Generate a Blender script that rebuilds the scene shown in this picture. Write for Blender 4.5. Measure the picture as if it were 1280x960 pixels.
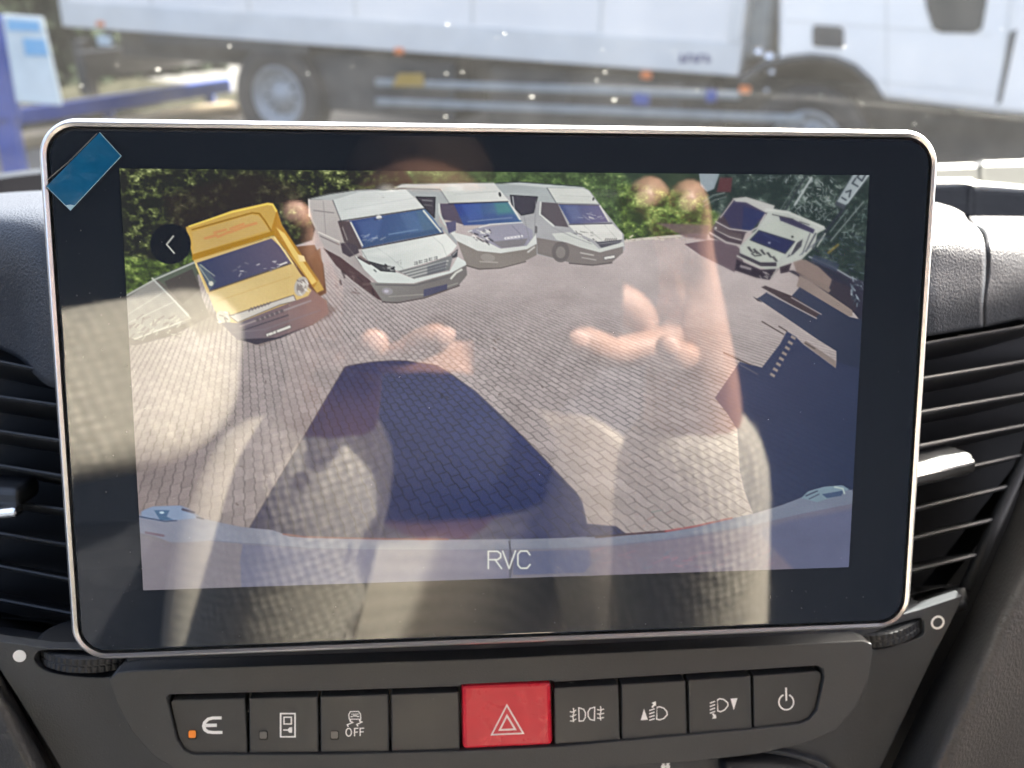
import bpy, bmesh, math, random
import numpy as np
from mathutils import Vector, Matrix
random.seed(7)
rng = np.random.default_rng(11)
for o in list(bpy.data.objects):
    bpy.data.objects.remove(o)
scene = bpy.context.scene
COL = scene.collection

# ------------------------------------------------------------------ camera, sky, sun, exposure
WID = 0.21                       # outer width of the display in metres
HGT = WID * 0.5988
TILT = math.radians(17)          # how far the dash and display lean back
CAMZ = 1.95
FPX = 1172.0                     # focal length in photograph pixels (1280 wide)
ROT = np.array([[0.99524974, 0.00081001, 0.09735145],
                [-0.01281001, -0.99018159, 0.13919888],
                [0.09650837, -0.13978473, -0.98546759]])     # display frame -> camera (x right, y down, z ahead)
CS = np.array([-0.02104219, 0.03356464, 0.22136017])         # camera in the display frame
ct, st = math.cos(TILT), math.sin(TILT)
M = np.array([[1, 0, 0], [0, st, -ct], [0, ct, st]])          # display frame (u right, v up, w out) -> world
ORG = np.array([0, 0, CAMZ - (M @ CS)[2]])                    # centre of the display
CW = ORG + M @ CS
EXPO = 3.0
SUN_AZ, SUN_EL = math.radians(50), math.radians(33)

Rc = M @ ROT.T                                                # camera axes in world
cam_d = bpy.data.cameras.new('camera')
cam = bpy.data.objects.new('camera', cam_d)
COL.objects.link(cam)
Xc, Yc, Zc = Rc[:, 0], -Rc[:, 1], -Rc[:, 2]
cam.matrix_world = Matrix(((Xc[0], Yc[0], Zc[0], CW[0]), (Xc[1], Yc[1], Zc[1], CW[1]), (Xc[2], Yc[2], Zc[2], CW[2]), (0, 0, 0, 1)))
cam_d.sensor_width = 36
cam_d.lens = FPX / 1280 * 36
cam_d.clip_start = 0.01
cam_d.clip_end = 500
cam_d.dof.use_dof = True
cam_d.dof.focus_distance = 0.222
cam_d.dof.aperture_fstop = cam_d.lens / 2.1
scene.camera = cam

world = bpy.data.worlds.new('World')
scene.world = world
world.use_nodes = True
nt = world.node_tree
sky = nt.nodes.new('ShaderNodeTexSky')
sky.sky_type = 'NISHITA'
sky.sun_disc = False
sky.dust_density = 8.0
sky.air_density = 0.55
sky.ozone_density = 0.4
sky.sun_elevation = SUN_EL
sky.sun_rotation = SUN_AZ
nt.links.new(sky.outputs[0], nt.nodes['Background'].inputs[0])
nt.nodes['Background'].inputs[1].default_value = 0.145

sun_d = bpy.data.lights.new('sun', 'SUN')
sun_d.energy = 5.0
sun_d.angle = math.radians(0.53)
sun_d.color = (1.0, 0.95, 0.87)
sun = bpy.data.objects.new('sun', sun_d)
COL.objects.link(sun)
sv = Vector((math.sin(SUN_AZ) * math.cos(SUN_EL), math.cos(SUN_AZ) * math.cos(SUN_EL), math.sin(SUN_EL)))
sun.rotation_euler = sv.to_track_quat('Z', 'Y').to_euler()
sun.location = (3, 3, 6)
scene.view_settings.view_transform = 'Standard'
scene.view_settings.look = 'None'
scene.view_settings.gamma = 1
scene.view_settings.exposure = EXPO
scene.render.engine = 'CYCLES'
scene.cycles.max_bounces = 8
scene.cycles.transparent_max_bounces = 12

# ------------------------------------------------------------------ measuring helpers
def ray(px, py):
    d = np.array([(px - 640) / FPX, (py - 480) / FPX, 1.0])
    return M @ (ROT.T @ d)
def S2W(s):
    return ORG + M @ np.asarray(s, float)
def P(px, py, w):                 # point at depth w in the display frame, in world space
    d = ROT.T @ np.array([(px - 640) / FPX, (py - 480) / FPX, 1.0])
    return S2W(CS + d * ((w - CS[2]) / d[2]))
def Ps(px, py, w):
    d = ROT.T @ np.array([(px - 640) / FPX, (py - 480) / FPX, 1.0])
    return CS + d * ((w - CS[2]) / d[2])
def RF(px, py, w):                # a point in front of the display that mirrors there
    s = Ps(px, py, -w)
    s[2] = w
    return S2W(s)
def HZ(px, py, z):                # point at world height z
    d = ray(px, py)
    return CW + d * ((z - CW[2]) / d[2])
NRM = M[:, 2]
UAX, VAX = M[:, 0], M[:, 1]

# ------------------------------------------------------------------ materials
def srgb(c):
    return tuple((v / 255 / 12.92 if v / 255 <= .04045 else ((v / 255 + .055) / 1.055) ** 2.4) for v in c)
def mat(name, col, rough=0.5, metal=0.0, noise=None, bump=None, spec=0.5, emit=None, emit_s=1.0, coat=0.0, sheen=0.0):
    m = bpy.data.materials.new(name)
    m.use_nodes = True
    n = m.node_tree.nodes
    l = m.node_tree.links
    b = n['Principled BSDF']
    b.inputs['Base Color'].default_value = (*col, 1)
    b.inputs['Roughness'].default_value = rough
    b.inputs['Metallic'].default_value = metal
    b.inputs['Specular IOR Level'].default_value = spec
    b.inputs['Coat Weight'].default_value = coat
    b.inputs['Sheen Weight'].default_value = sheen
    if emit:
        b.inputs['Emission Color'].default_value = (*emit, 1)
        b.inputs['Emission Strength'].default_value = emit_s
    if noise or bump:
        tc = n.new('ShaderNodeTexCoord')
    if noise:
        sc, amt = noise
        t = n.new('ShaderNodeTexNoise')
        t.inputs['Scale'].default_value = sc
        t.inputs['Detail'].default_value = 5
        l.new(tc.outputs['Object'], t.inputs['Vector'])
        r = n.new('ShaderNodeMapRange')
        r.inputs[1].default_value = .3
        r.inputs[2].default_value = .7
        r.inputs[3].default_value = 1 - amt
        r.inputs[4].default_value = 1 + amt
        l.new(t.outputs[0], r.inputs[0])
        mx = n.new('ShaderNodeMix')
        mx.data_type = 'RGBA'
        mx.blend_type = 'MULTIPLY'
        mx.inputs[0].default_value = 1
        mx.inputs[6].default_value = (*col, 1)
        l.new(r.outputs[0], mx.inputs[7])
        l.new(mx.outputs[2], b.inputs['Base Color'])
    if bump:
        sc, strength, dist = bump
        t = n.new('ShaderNodeTexNoise')
        t.inputs['Scale'].default_value = sc
        t.inputs['Detail'].default_value = 2
        l.new(tc.outputs['Object'], t.inputs['Vector'])
        bp = n.new('ShaderNodeBump')
        bp.inputs['Strength'].default_value = strength
        bp.inputs['Distance'].default_value = dist
        l.new(t.outputs[0], bp.inputs['Height'])
        l.new(bp.outputs[0], b.inputs['Normal'])
    return m
def weave(name, c1, c2, scale, rot=0.0, stretch=(1, 1, 1)):
    m = mat(name, c1, 0.85, sheen=0.2)
    n, l = m.node_tree.nodes, m.node_tree.links
    b = n['Principled BSDF']
    tc = n.new('ShaderNodeTexCoord')
    mp = n.new('ShaderNodeMapping')
    mp.inputs['Rotation'].default_value = (0.3, 0.2, rot)
    mp.inputs['Scale'].default_value = stretch
    v = n.new('ShaderNodeTexVoronoi')
    v.inputs['Scale'].default_value = scale
    v.inputs['Randomness'].default_value = 0.25
    cr = n.new('ShaderNodeValToRGB')
    cr.color_ramp.elements[0].position = .12
    cr.color_ramp.elements[1].position = .62
    cr.color_ramp.elements[0].color = (*c1, 1)
    cr.color_ramp.elements[1].color = (*c2, 1)
    l.new(tc.outputs['Object'], mp.inputs[0])
    l.new(mp.outputs[0], v.inputs['Vector'])
    l.new(v.outputs['Distance'], cr.inputs[0])
    l.new(cr.outputs[0], b.inputs['Base Color'])
    bp = n.new('ShaderNodeBump')
    bp.inputs['Strength'].default_value = 0.5
    bp.inputs['Distance'].default_value = 0.002
    bp.invert = True
    l.new(v.outputs['Distance'], bp.inputs['Height'])
    l.new(bp.outputs[0], b.inputs['Normal'])
    return m
MT = dict(
    pad=mat('grained dash plastic', (.036, .042, .054), .47, bump=(1500, .8, .0004), noise=(60, .08)),
    face=mat('grey dash plastic', (.045, .050, .057), .5, bump=(2200, .45, .00015), noise=(40, .06)),
    bezel=mat('warm grey switch bezel', (.054, .056, .057), .55, bump=(2600, .5, .00015), noise=(35, .07)),
    side=mat('coarse console plastic', (.050, .047, .043), .6, bump=(1000, .7, .0005), noise=(30, .1)),
    btn=mat('switch cap plastic', (.047, .049, .051), .38, bump=(3000, .25, .00008), noise=(50, .06)),
    black=mat('black recess plastic', (.006, .006, .007), .6),
    slat=mat('vent slat plastic', (.016, .018, .022), .52, bump=(2500, .3, .0001)),
    rim=mat('satin silver rim', (.80, .79, .78), .32, metal=1.0, bump=(3000, .12, .0001)),
    chrome=mat('satin chrome', (.85, .84, .83), .18, metal=1.0),
    glass=mat('black display glass', (.018, .024, .034), .035, spec=.9),  # base lifted above black to stand in for veiling glare
    red=mat('red hazard cap', (.60, .020, .040), .33, bump=(3000, .2, .00008), noise=(40, .05)),
    white=mat('white switch print', (.93, .93, .91), .5),
    pink=mat('pale hazard print', (.85, .72, .70), .5),
    film=mat('blue protective film', (.008, .11, .24), .16, noise=(120, .12), bump=(230, .5, .0006)),
    filmw=mat('pale film edge', (.35, .52, .62), .3),
    amber=mat('lit amber lens', (.6, .16, .02), .4, emit=(.9, .28, .03), emit_s=.045),
    led=mat('unlit grey lens', (.16, .155, .145), .35),
    grey_edge=mat('dash ledge', (.055, .056, .054), .9, spec=0, noise=(80, .08), bump=(600, .3, .0005)),
    pale=mat('pale dash trim', (.62, .62, .58), .55, bump=(800, .3, .0004)),
    grille=mat('defroster grille plastic', (.004, .0045, .006), .9, spec=0, bump=(120, .9, .002)),
    skin=mat('skin', (.43, .24, .17), .5, noise=(60, .12), bump=(700, .25, .0005)),
    nail=mat('finger nail', (.68, .42, .34), .3),
    phone=mat('dark phone shell', (.015, .016, .02), .25),
    hair=mat('brown hair', (.05, .03, .02), .6, bump=(200, .8, .004)),
    knit=weave('brown grey knit', (.66, .60, .49), (.38, .34, .27), 210),
    jeans=weave('slate trousers', (.13, .13, .13), (.05, .05, .06), 420),
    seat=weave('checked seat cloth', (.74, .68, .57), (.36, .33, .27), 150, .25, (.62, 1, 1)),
    seat2=mat('dark shaded seat cloth', (.03, .03, .034), .9, noise=(90, .3)),
    trim=mat('cab lining', (.05, .06, .08), .8, noise=(8, .15), bump=(500, .4, .001)),
    asphalt=mat('asphalt', (.055, .055, .053), .9, noise=(1.5, .25), bump=(60, .6, .01)),
    kerb=mat('sandy kerb stone', (.24, .19, .115), .85, noise=(4, .25)),
    box=mat('white truck box panel', (.86, .80, .72), .35, noise=(.8, .04)),
    rail=mat('light grey box rail', (.68, .65, .59), .35, noise=(3, .06)),
    cab=mat('white truck paint', (.88, .84, .77), .15, coat=.8, noise=(2, .03)),
    tyre=mat('tyre rubber', (.018, .018, .019), .8, noise=(12, .2)),
    wheel=mat('grey wheel steel', (.30, .31, .31), .5, metal=.2, noise=(10, .1)),
    chassis=mat('chassis paint', (.028, .030, .032), .6, noise=(6, .3)),
    guard=mat('side guard aluminium', (.30, .32, .32), .45, metal=.6, noise=(8, .15)),
    orange=mat('orange marker lens', (.75, .17, .02), .3),
    yellow=mat('yellow reflector plate', (.42, .25, .03), .4),
    blue=mat('blue painted steel', (.012, .055, .30), .4, noise=(5, .15)),
    sign=mat('pale sign board', (.55, .62, .62), .45, noise=(4, .1)),
    signb=mat('light blue sign print', (.14, .38, .60), .45),
    ink=mat('dark blue lettering', (.05, .05, .16), .5),
    winglass=mat('dark cab glass', (.02, .025, .025), .06, spec=.6),
    hedge=mat('dark hedge', (.018, .024, .016), .9, spec=0, noise=(5, .5)),
    cowl=mat('black cowl', (.006, .006, .007), .8, spec=0),
    dark_ground=mat('dark ground sheet', (.030, .030, .022), .95, spec=0, noise=(6, .5)),
    torso_shade=mat('dark torso shade', (.018, .018, .022), .9, noise=(30, .2)),
    dust=mat('windscreen dirt', (.80, .80, .76), .8),
)

def smudge(m, lo, hi, scale):
    """finger grease: uneven gloss"""
    n, l = m.node_tree.nodes, m.node_tree.links
    tc = n.new('ShaderNodeTexCoord')
    t = n.new('ShaderNodeTexNoise')
    t.inputs['Scale'].default_value = scale
    t.inputs['Detail'].default_value = 6
    t.inputs['Distortion'].default_value = 1.2
    r = n.new('ShaderNodeMapRange')
    r.inputs[1].default_value, r.inputs[2].default_value = .35, .7
    r.inputs[3].default_value, r.inputs[4].default_value = lo, hi
    l.new(tc.outputs['Object'], t.inputs['Vector'])
    l.new(t.outputs[0], r.inputs[0])
    l.new(r.outputs[0], n['Principled BSDF'].inputs['Roughness'])
smudge(MT['glass'], .015, .05, 45)
smudge(MT['btn'], .30, .50, 120)
smudge(MT['red'], .24, .44, 120)
smudge(MT['film'], .10, .35, 160)

# ------------------------------------------------------------------ building helpers
def link(name, me, m, parent=None):
    o = bpy.data.objects.new(name, me)
    if m is not None:
        me.materials.append(m)
    COL.objects.link(o)
    if parent is not None:
        o.parent = parent
    return o
def worldloc(o):
    v = Vector((0, 0, 0))
    while o is not None:
        v = v + o.location
        o = o.parent
    return v
def thing(name, label, cat, loc, group=None):
    o = bpy.data.objects.new(name, None)
    o.empty_display_size = .02
    COL.objects.link(o)
    o.location = [float(x) for x in loc]
    o['label'] = label
    o['category'] = cat
    if group:
        o['group'] = group
    return o
def tag(o, label, cat, group=None):
    o['label'] = label
    o['category'] = cat
    if group:
        o['group'] = group
    return o
class MB:
    def __init__(self):
        self.v, self.f = [], []
    def add(self, pts, faces):
        b = len(self.v)
        self.v += [tuple(float(x) for x in p) for p in pts]
        self.f += [tuple(b + i for i in f) for f in faces]
        return self
    def loop_prism(self, pts, vec):         # closed loop extruded by vec
        n = len(pts)
        vec = np.asarray(vec, float)
        q = [np.asarray(p) for p in pts] + [np.asarray(p) + vec for p in pts]
        fs = [tuple(range(n)), tuple(range(2 * n - 1, n - 1, -1))]
        fs += [(i, n + i, n + (i + 1) % n, (i + 1) % n) for i in range(n)]
        return self.add(q, fs)
    def loops(self, rings, closed=True, cap0=False, cap1=False):
        n = len(rings[0])
        pts = [p for r in rings for p in r]
        fs = []
        for k in range(len(rings) - 1):
            for i in range(n if closed else n - 1):
                j = (i + 1) % n
                fs.append((k * n + i, k * n + j, (k + 1) * n + j, (k + 1) * n + i))
        if cap0:
            fs.append(tuple(range(n))[::-1])
        if cap1:
            fs.append(tuple((len(rings) - 1) * n + i for i in range(n)))
        return self.add(pts, fs)
    def box(self, c, a, b, d):              # centre and three half-axis vectors
        c, a, b, d = (np.asarray(x, float) for x in (c, a, b, d))
        q = [c + i * a + j * b + k * d for i in (-1, 1) for j in (-1, 1) for k in (-1, 1)]
        return self.add(q, [(0, 1, 3, 2), (4, 6, 7, 5), (0, 4, 5, 1), (2, 3, 7, 6), (0, 2, 6, 4), (1, 5, 7, 3)])
    def abox(self, x0, x1, y0, y1, z0, z1):
        return self.box(((x0 + x1) / 2, (y0 + y1) / 2, (z0 + z1) / 2), ((x1 - x0) / 2, 0, 0), (0, (y1 - y0) / 2, 0), (0, 0, (z1 - z0) / 2))
    def tube(self, path, rads, seg=12, caps=True):
        path = [np.asarray(p, float) for p in path]
        rings = []
        for i, p in enumerate(path):
            t = path[min(i + 1, len(path) - 1)] - path[max(i - 1, 0)]
            t = t / np.linalg.norm(t)
            a = np.cross(t, (0.123, 0.3, 0.95))
            a /= np.linalg.norm(a)
            b = np.cross(t, a)
            r = rads[i] if hasattr(rads, '__len__') else rads
            rings.append([p + r * (math.cos(k * 2 * math.pi / seg) * a + math.sin(k * 2 * math.pi / seg) * b) for k in range(seg)])
        return self.loops(rings, True, caps, caps)
    def ribbon(self, pts, wid, nrm, thick=0.0):     # a flat stroke of the given width facing nrm
        pts = [np.asarray(p, float) for p in pts]
        nrm = np.asarray(nrm, float)
        L, R = [], []
        for i, p in enumerate(pts):
            d0 = pts[i] - pts[i - 1] if i else pts[1] - pts[0]
            d1 = pts[i + 1] - pts[i] if i < len(pts) - 1 else d0
            d0 = d0 / (np.linalg.norm(d0) + 1e-12)
            d1 = d1 / (np.linalg.norm(d1) + 1e-12)
            s0, s1 = np.cross(nrm, d0), np.cross(nrm, d1)
            s = s0 + s1
            s = s / (np.linalg.norm(s) + 1e-12)
            k = 1 / max(.5, float(s @ s1))
            L.append(p + s * wid / 2 * k)
            R.append(p - s * wid / 2 * k)
        n = len(pts)
        return self.add(L + R, [(n + i, n + i + 1, i + 1, i) for i in range(n - 1)])
    def build(self, name, m, parent=None, smooth=False, bevel=None, seg=2, angle=35):
        off = np.array(worldloc(parent)) if parent is not None else np.zeros(3)
        me = bpy.data.meshes.new(name)
        v = [tuple(np.asarray(p) - off) for p in self.v]
        me.from_pydata(v, [], self.f)
        bm = bmesh.new()
        bm.from_mesh(me)
        bmesh.ops.recalc_face_normals(bm, faces=bm.faces) if not getattr(self, 'keep', False) else None
        bm.to_mesh(me)
        bm.free()
        if smooth:
            for p in me.polygons:
                p.use_smooth = True
        o = link(name, me, m, parent)
        if bevel:
            md = o.modifiers.new('bevel', 'BEVEL')
            md.width = bevel
            md.segments = seg
            md.limit_method = 'ANGLE'
            md.angle_limit = math.radians(angle)
        return o
def single(mb, name, m, label, cat, base, group=None, **k):
    """a one-mesh thing with its origin at base"""
    base = np.asarray(base, float)
    mb.v = [tuple(np.asarray(p) - base) for p in mb.v]
    o = mb.build(name, m, None, **k)
    o.location = [float(x) for x in base]
    return tag(o, label, cat, group)
def catmull(a, n):
    a = np.asarray(a, float)
    out = []
    for i in range(len(a) - 1):
        p0, p1, p2, p3 = a[max(i - 1, 0)], a[i], a[i + 1], a[min(i + 2, len(a) - 1)]
        for k in range(n):
            t = k / n
            out.append(.5 * (2 * p1 + (p2 - p0) * t + (2 * p0 - 5 * p1 + 4 * p2 - p3) * t * t + (3 * p1 - p0 - 3 * p2 + p3) * t ** 3))
    out.append(a[-1])
    return np.array(out)
def patch(name, rows, m, parent, n=5, thick=.003, smooth=True):
    """rows: grid of (px, py, w) measured on the surface; a smooth shell with thickness"""
    G = np.array([[P(*c) for c in r] for r in rows])
    G = catmull(G, n)
    G = np.swapaxes(catmull(np.swapaxes(G, 0, 1), n), 0, 1)
    a, b = G.shape[:2]
    mb = MB()
    mb.add(G.reshape(-1, 3), [(i * b + j, (i + 1) * b + j, (i + 1) * b + j + 1, i * b + j + 1) for i in range(a - 1) for j in range(b - 1)])
    mb.keep = True
    o = mb.build(name, m, parent, smooth=smooth)
    md = o.modifiers.new('thickness', 'SOLIDIFY')
    md.thickness = thick
    md.offset = -1
    return o
def plate(name, outer, w, depth, m, parent, holes=(), bevel=None):
    """flat plate in the display frame from pixel outlines, with holes cut right through"""
    bm = bmesh.new()
    edges = []
    allv = []
    off = np.array(worldloc(parent)) if parent is not None else np.zeros(3)
    for lp in [outer] + list(holes):
        vs = [bm.verts.new(tuple(P(x, y, w) - off)) for x, y in lp]
        allv.append(vs)
        edges += [bm.edges.new((vs[i], vs[(i + 1) % len(vs)])) for i in range(len(vs))]
    bmesh.ops.triangle_fill(bm, use_beauty=True, use_dissolve=False, edges=edges, normal=tuple(NRM))
    d = Vector(NRM * -depth)
    for vs in allv:
        bk = [bm.verts.new(v.co + d) for v in vs]
        for i in range(len(vs)):
            j = (i + 1) % len(vs)
            bm.faces.new((vs[i], bk[i], bk[j], vs[j]))
    bmesh.ops.recalc_face_normals(bm, faces=bm.faces)
    up = sum((f.normal.dot(Vector(NRM)) * f.calc_area() for f in bm.faces if abs(f.normal.dot(Vector(NRM))) > .9))
    if up < 0:
        bmesh.ops.reverse_faces(bm, faces=bm.faces)
    me = bpy.data.meshes.new(name)
    bm.to_mesh(me)
    bm.free()
    o = link(name, me, m, parent)
    if bevel:
        md = o.modifiers.new('bevel', 'BEVEL')
        md.width = bevel
        md.segments = 2
        md.limit_method = 'ANGLE'
        md.angle_limit = math.radians(50)
    return o
def rrect(x0, x1, y0, y1, r, n=9):
    pts = []
    for cx, cy, a0 in ((x1 - r, y1 - r, 0), (x0 + r, y1 - r, 90), (x0 + r, y0 + r, 180), (x1 - r, y0 + r, 270)):
        for k in range(n):
            a = math.radians(a0 + 90 * k / (n - 1))
            pts.append((cx + r * math.cos(a), cy + r * math.sin(a)))
    return pts
def smooth_loop(pts, n=6):
    a = np.asarray(pts, float)
    N = len(a)
    out = []
    for i in range(N):
        p0, p1, p2, p3 = a[i - 1], a[i], a[(i + 1) % N], a[(i + 2) % N]
        for k in range(n):
            t = k / n
            out.append(tuple(.5 * (2 * p1 + (p2 - p0) * t + (2 * p0 - 5 * p1 + 4 * p2 - p3) * t * t + (3 * p1 - p0 - 3 * p2 + p3) * t ** 3)))
    return out

# ================================================================== the yard outside
def PY(px, py, Y):
    d = ray(px, py)
    return CW + d * ((Y - CW[1]) / d[1])
g = MB().add([(-150, -60, 0), (150, -60, 0), (150, 240, 0), (-150, 240, 0)], [(0, 1, 2, 3)]).build('ground', MT['asphalt'])
g['kind'] = 'structure'
TA, TB = HZ(82, 33, 1.05), HZ(920, 95, 1.05)
E1 = (TB - TA) / np.linalg.norm(TB - TA)
TN = np.array([E1[1], -E1[0], 0])            # out of the truck's side, towards the van
if TN @ (CW - TA) < 0:
    TN = -TN
def TP(px, py, out=0.0):
    d = ray(px, py)
    return CW + d * (((TA + TN * out - CW) @ TN) / (d @ TN))
UP = np.array([0, 0, 1.0])
def side_poly(mb, pts, depth, out=0.0):
    return mb.loop_prism([TP(x, y, out) for x, y in pts], -TN * depth)
def side_box(mb, p, q, out, depth):          # box between two points on the side plane
    a, b = TP(*p, out), TP(*q, out)
    L = (b - a) @ E1
    c = (a + b) / 2 - TN * depth / 2
    return mb.box(c, E1 * abs(L) / 2, UP * abs(b[2] - a[2]) / 2, TN * depth / 2)

truck = thing('box_truck', 'white box truck parked sideways beyond the windscreen, cab to the right', 'truck', (*((TA + TB) / 2)[:2], 0))
# box body
LB = np.linalg.norm(TB - TA)
def bx(mb, s0, s1, z0, z1, o0, o1):
    c = TA * [1, 1, 0] + E1 * (s0 + s1) / 2 + TN * (o0 + o1) / 2 + UP * (z0 + z1) / 2
    return mb.box(c, E1 * (s1 - s0) / 2, TN * (o0 - o1) / 2, UP * (z1 - z0) / 2)
body = bx(MB(), 0, LB, 1.30, 3.5, 0, -2.45).build('box_body', MT['box'], truck, bevel=.02)
for k in range(1, 6):
    bx(MB(), LB * k / 6 - .012, LB * k / 6 + .012, 1.32, 3.46, .012, -.01).build('panel_seam', MT['rail'], body)
rail = bx(MB(), -.02, LB + .02, 1.05, 1.31, .025, -2.47).build('lower_rail', MT['rail'], truck, bevel=.012)
bx(MB(), 0, .09, 1.31, 3.5, .03, -.05).build('corner_post', MT['rail'], body)
bx(MB(), LB - .09, LB + .01, 1.31, 3.5, .03, -.05).build('corner_post', MT['rail'], body)
# blurred maker's lettering on the rail
for i, x in enumerate((850, 858, 866, 874, 882)):
    mb = MB()
    side_box(mb, (x, 68), (x + 2.2, 78), .032, .01)
    side_box(mb, (x, 67.5 if i % 2 else 72), (x + 6, 70.5 if i % 2 else 74.5), .033, .01)
    if i % 2 == 0:
        side_box(mb, (x, 75), (x + 6, 78), .034, .01)
    mb.build('letter', MT['ink'], rail)
# chassis and what hangs under the box
bx(MB(), .2, LB + 3.6, .72, 1.0, -.55, -.8).build('chassis_rail', MT['chassis'], truck)
bx(MB(), .2, LB + 3.6, .72, 1.0, -1.65, -1.9).build('chassis_rail', MT['chassis'], truck)
bx(MB(), 2.9, 4.5, .42, .98, -.15, -.9).build('toolbox', MT['chassis'], truck, bevel=.03)
bx(MB(), 4.8, LB - .2, .38, .98, -.2, -.95).build('fuel_tank', MT['chassis'], truck, bevel=.08)
bx(MB(), -.05, .08, .5, .78, -.1, -2.3).build('rear_bumper', MT['chassis'], truck)
for (p, q) in (((470, 103), (925, 119)), ((470, 127), (1005, 149))):
    a, b = TP(*p, -.02), TP(*q, -.02)
    MB().box((a + b) / 2, (b - a) / 2, UP * .035, TN * .02).build('side_guard', MT['guard'], truck, bevel=.01)
for x in (560, 700, 840):
    side_box(MB(), (x, 100), (x + 8, 150), -.06, .04).build('guard_post', MT['chassis'], truck)
for x, y in ((499, 64), (808, 94), (931, 112)):
    c = TP(x, y, .03)
    MB().box(c, E1 * .045, UP * .03, TN * .02).build('marker_lamp', MT['orange'], truck, bevel=.01)
side_poly(MB(), [(490, 108), (498, 92), (528, 92), (530, 108)], .02, .01).build('reflector_plate', MT['yellow'], truck)
for p, q, m_ in (((792, 117), (810, 132), 'blue'), ((883, 112), (894, 128), 'blue'), ((120, 44), (138, 58), 'sign')):
    side_box(MB(), p, q, .02, .06).build('small_plate', MT[m_], truck, bevel=.008)
side_box(MB(), (119, 26), (131, 34), .03, .05).build('marker_lamp', MT['orange'], truck, bevel=.01)
side_box(MB(), (90, 50), (112, 120), -.5, .15).build('tail_frame', MT['chassis'], truck)
# wheels
def wheel(px, py, zc, twin):
    c = TP(px, py)
    c[2] = zc
    t = []
    prof = [(.30, .0), (.34, .03), (.46, .035), (.50, .0), (.50, -.22), (.46, -.26), (.30, -.26)]
    ang = [2 * math.pi * k / 40 for k in range(40)]
    rings = [[c + TN * (o - .06) + r * (math.cos(a) * E1 + math.sin(a) * UP) for a in ang] for r, o in prof]
    w = MB().loops(rings).build('wheel', MT['tyre'], truck, smooth=True)
    prof = [(.30, .0), (.285, .02), (.26, -.02), (.24, -.07), (.13, -.075 if twin else .03), (.11, -.02 if twin else .06), (.0005, -.015 if twin else .065)]
    rings = [[c + TN * (o - .06) + r * (math.cos(a) * E1 + math.sin(a) * UP) for a in ang] for r, o in prof]
    rim = MB().loops(rings).build('rim', MT['wheel'], w, smooth=True)
    for k in range(10):
        a = 2 * math.pi * k / 10
        MB().box(c + TN * (-.125 if twin else -.02) + .165 * (math.cos(a) * E1 + math.sin(a) * UP), E1 * .014, UP * .014, TN * .015).build('wheel_nut', MT['chassis'], w)
wheel(343, 122, .52, True)
wheel(1012, 140, .52, False)
bx(MB(), 1.0, 3.0, .95, 1.04, -.02, -.6).build('mudguard', MT['chassis'], truck)
# cab
prof = [(973, -260), (973, 82), (990, 74), (1014, 71), (1042, 74), (1066, 84), (1086, 102), (1102, 125), (1180, 134), (1248, 142), (1330, 150), (1372, 120), (1352, -60), (1310, -260)]
cabo = side_poly(MB(), prof, 2.3, .02).build('cab', MT['cab'], truck, bevel=.05, seg=3)
side_poly(MB(), [(1146, -70), (1158, 10), (1166, 36), (1176, 41), (1218, 42), (1228, 36), (1246, -70)], .05, .035).build('side_window', MT['winglass'], cabo, bevel=.01)
for pts in ([(1106, -100), (1108.5, -100), (1110, 122), (1107.5, 122)], [(1246, 142), (1248.5, 142), (1272, -60), (1269.5, -60)], [(980, 24), (980, 26), (1240, 44), (1240, 42)], [(1100, 100), (1100, 102), (1246, 118), (1246, 116)]):
    side_poly(MB(), pts, .02, .024).build('door_gap', MT['rail'], cabo)
side_poly(MB(), [(1015, 34), (1019, 31), (1051, 33), (1055, 37), (1055, 58), (1051, 61), (1019, 59), (1015, 56)], .03, .03).build('vent_panel', MT['chassis'], cabo, bevel=.01)
side_poly(MB(), [(1262, 40), (1272, 36), (1252, 128), (1245, 132)], .04, .03).build('door_handle', MT['chassis'], cabo, bevel=.01)
side_poly(MB(), [(920, 100), (950, 78), (985, 70), (1014, 67), (1044, 70), (1070, 81), (1092, 101), (1106, 124), (1100, 125), (1084, 104), (1064, 87), (1041, 78), (1014, 75), (987, 78), (956, 86), (930, 106)], .5, .045).build('wheel_arch', MT['chassis'], truck, bevel=.02)
side_box(MB(), (930, -60), (962, 78), -.35, .5).build('air_intake', MT['guard'], truck, bevel=.06)
bx(MB(), LB + .1, LB + 3.9, .45, 1.0, -.75, -2.2).build('cab_underside', MT['chassis'], truck)
for x, y, r in ((948, 66, .045), (962, 72, .05), (964, 90, .04), (958, 113, .022)):
    c = TP(x, y, -.05)
    rings = [[c + r * (math.sin(t) * (math.cos(a) * E1 + math.sin(a) * UP) + math.cos(t) * TN) for a in np.linspace(0, 2 * math.pi, 17)[:-1]] for t in np.linspace(.01, 3.13, 9)]
    MB().loops(rings).build('glint_ball', MT['chrome'], truck, smooth=True)  # chrome balls added between box and cab to catch sun glints

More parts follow.
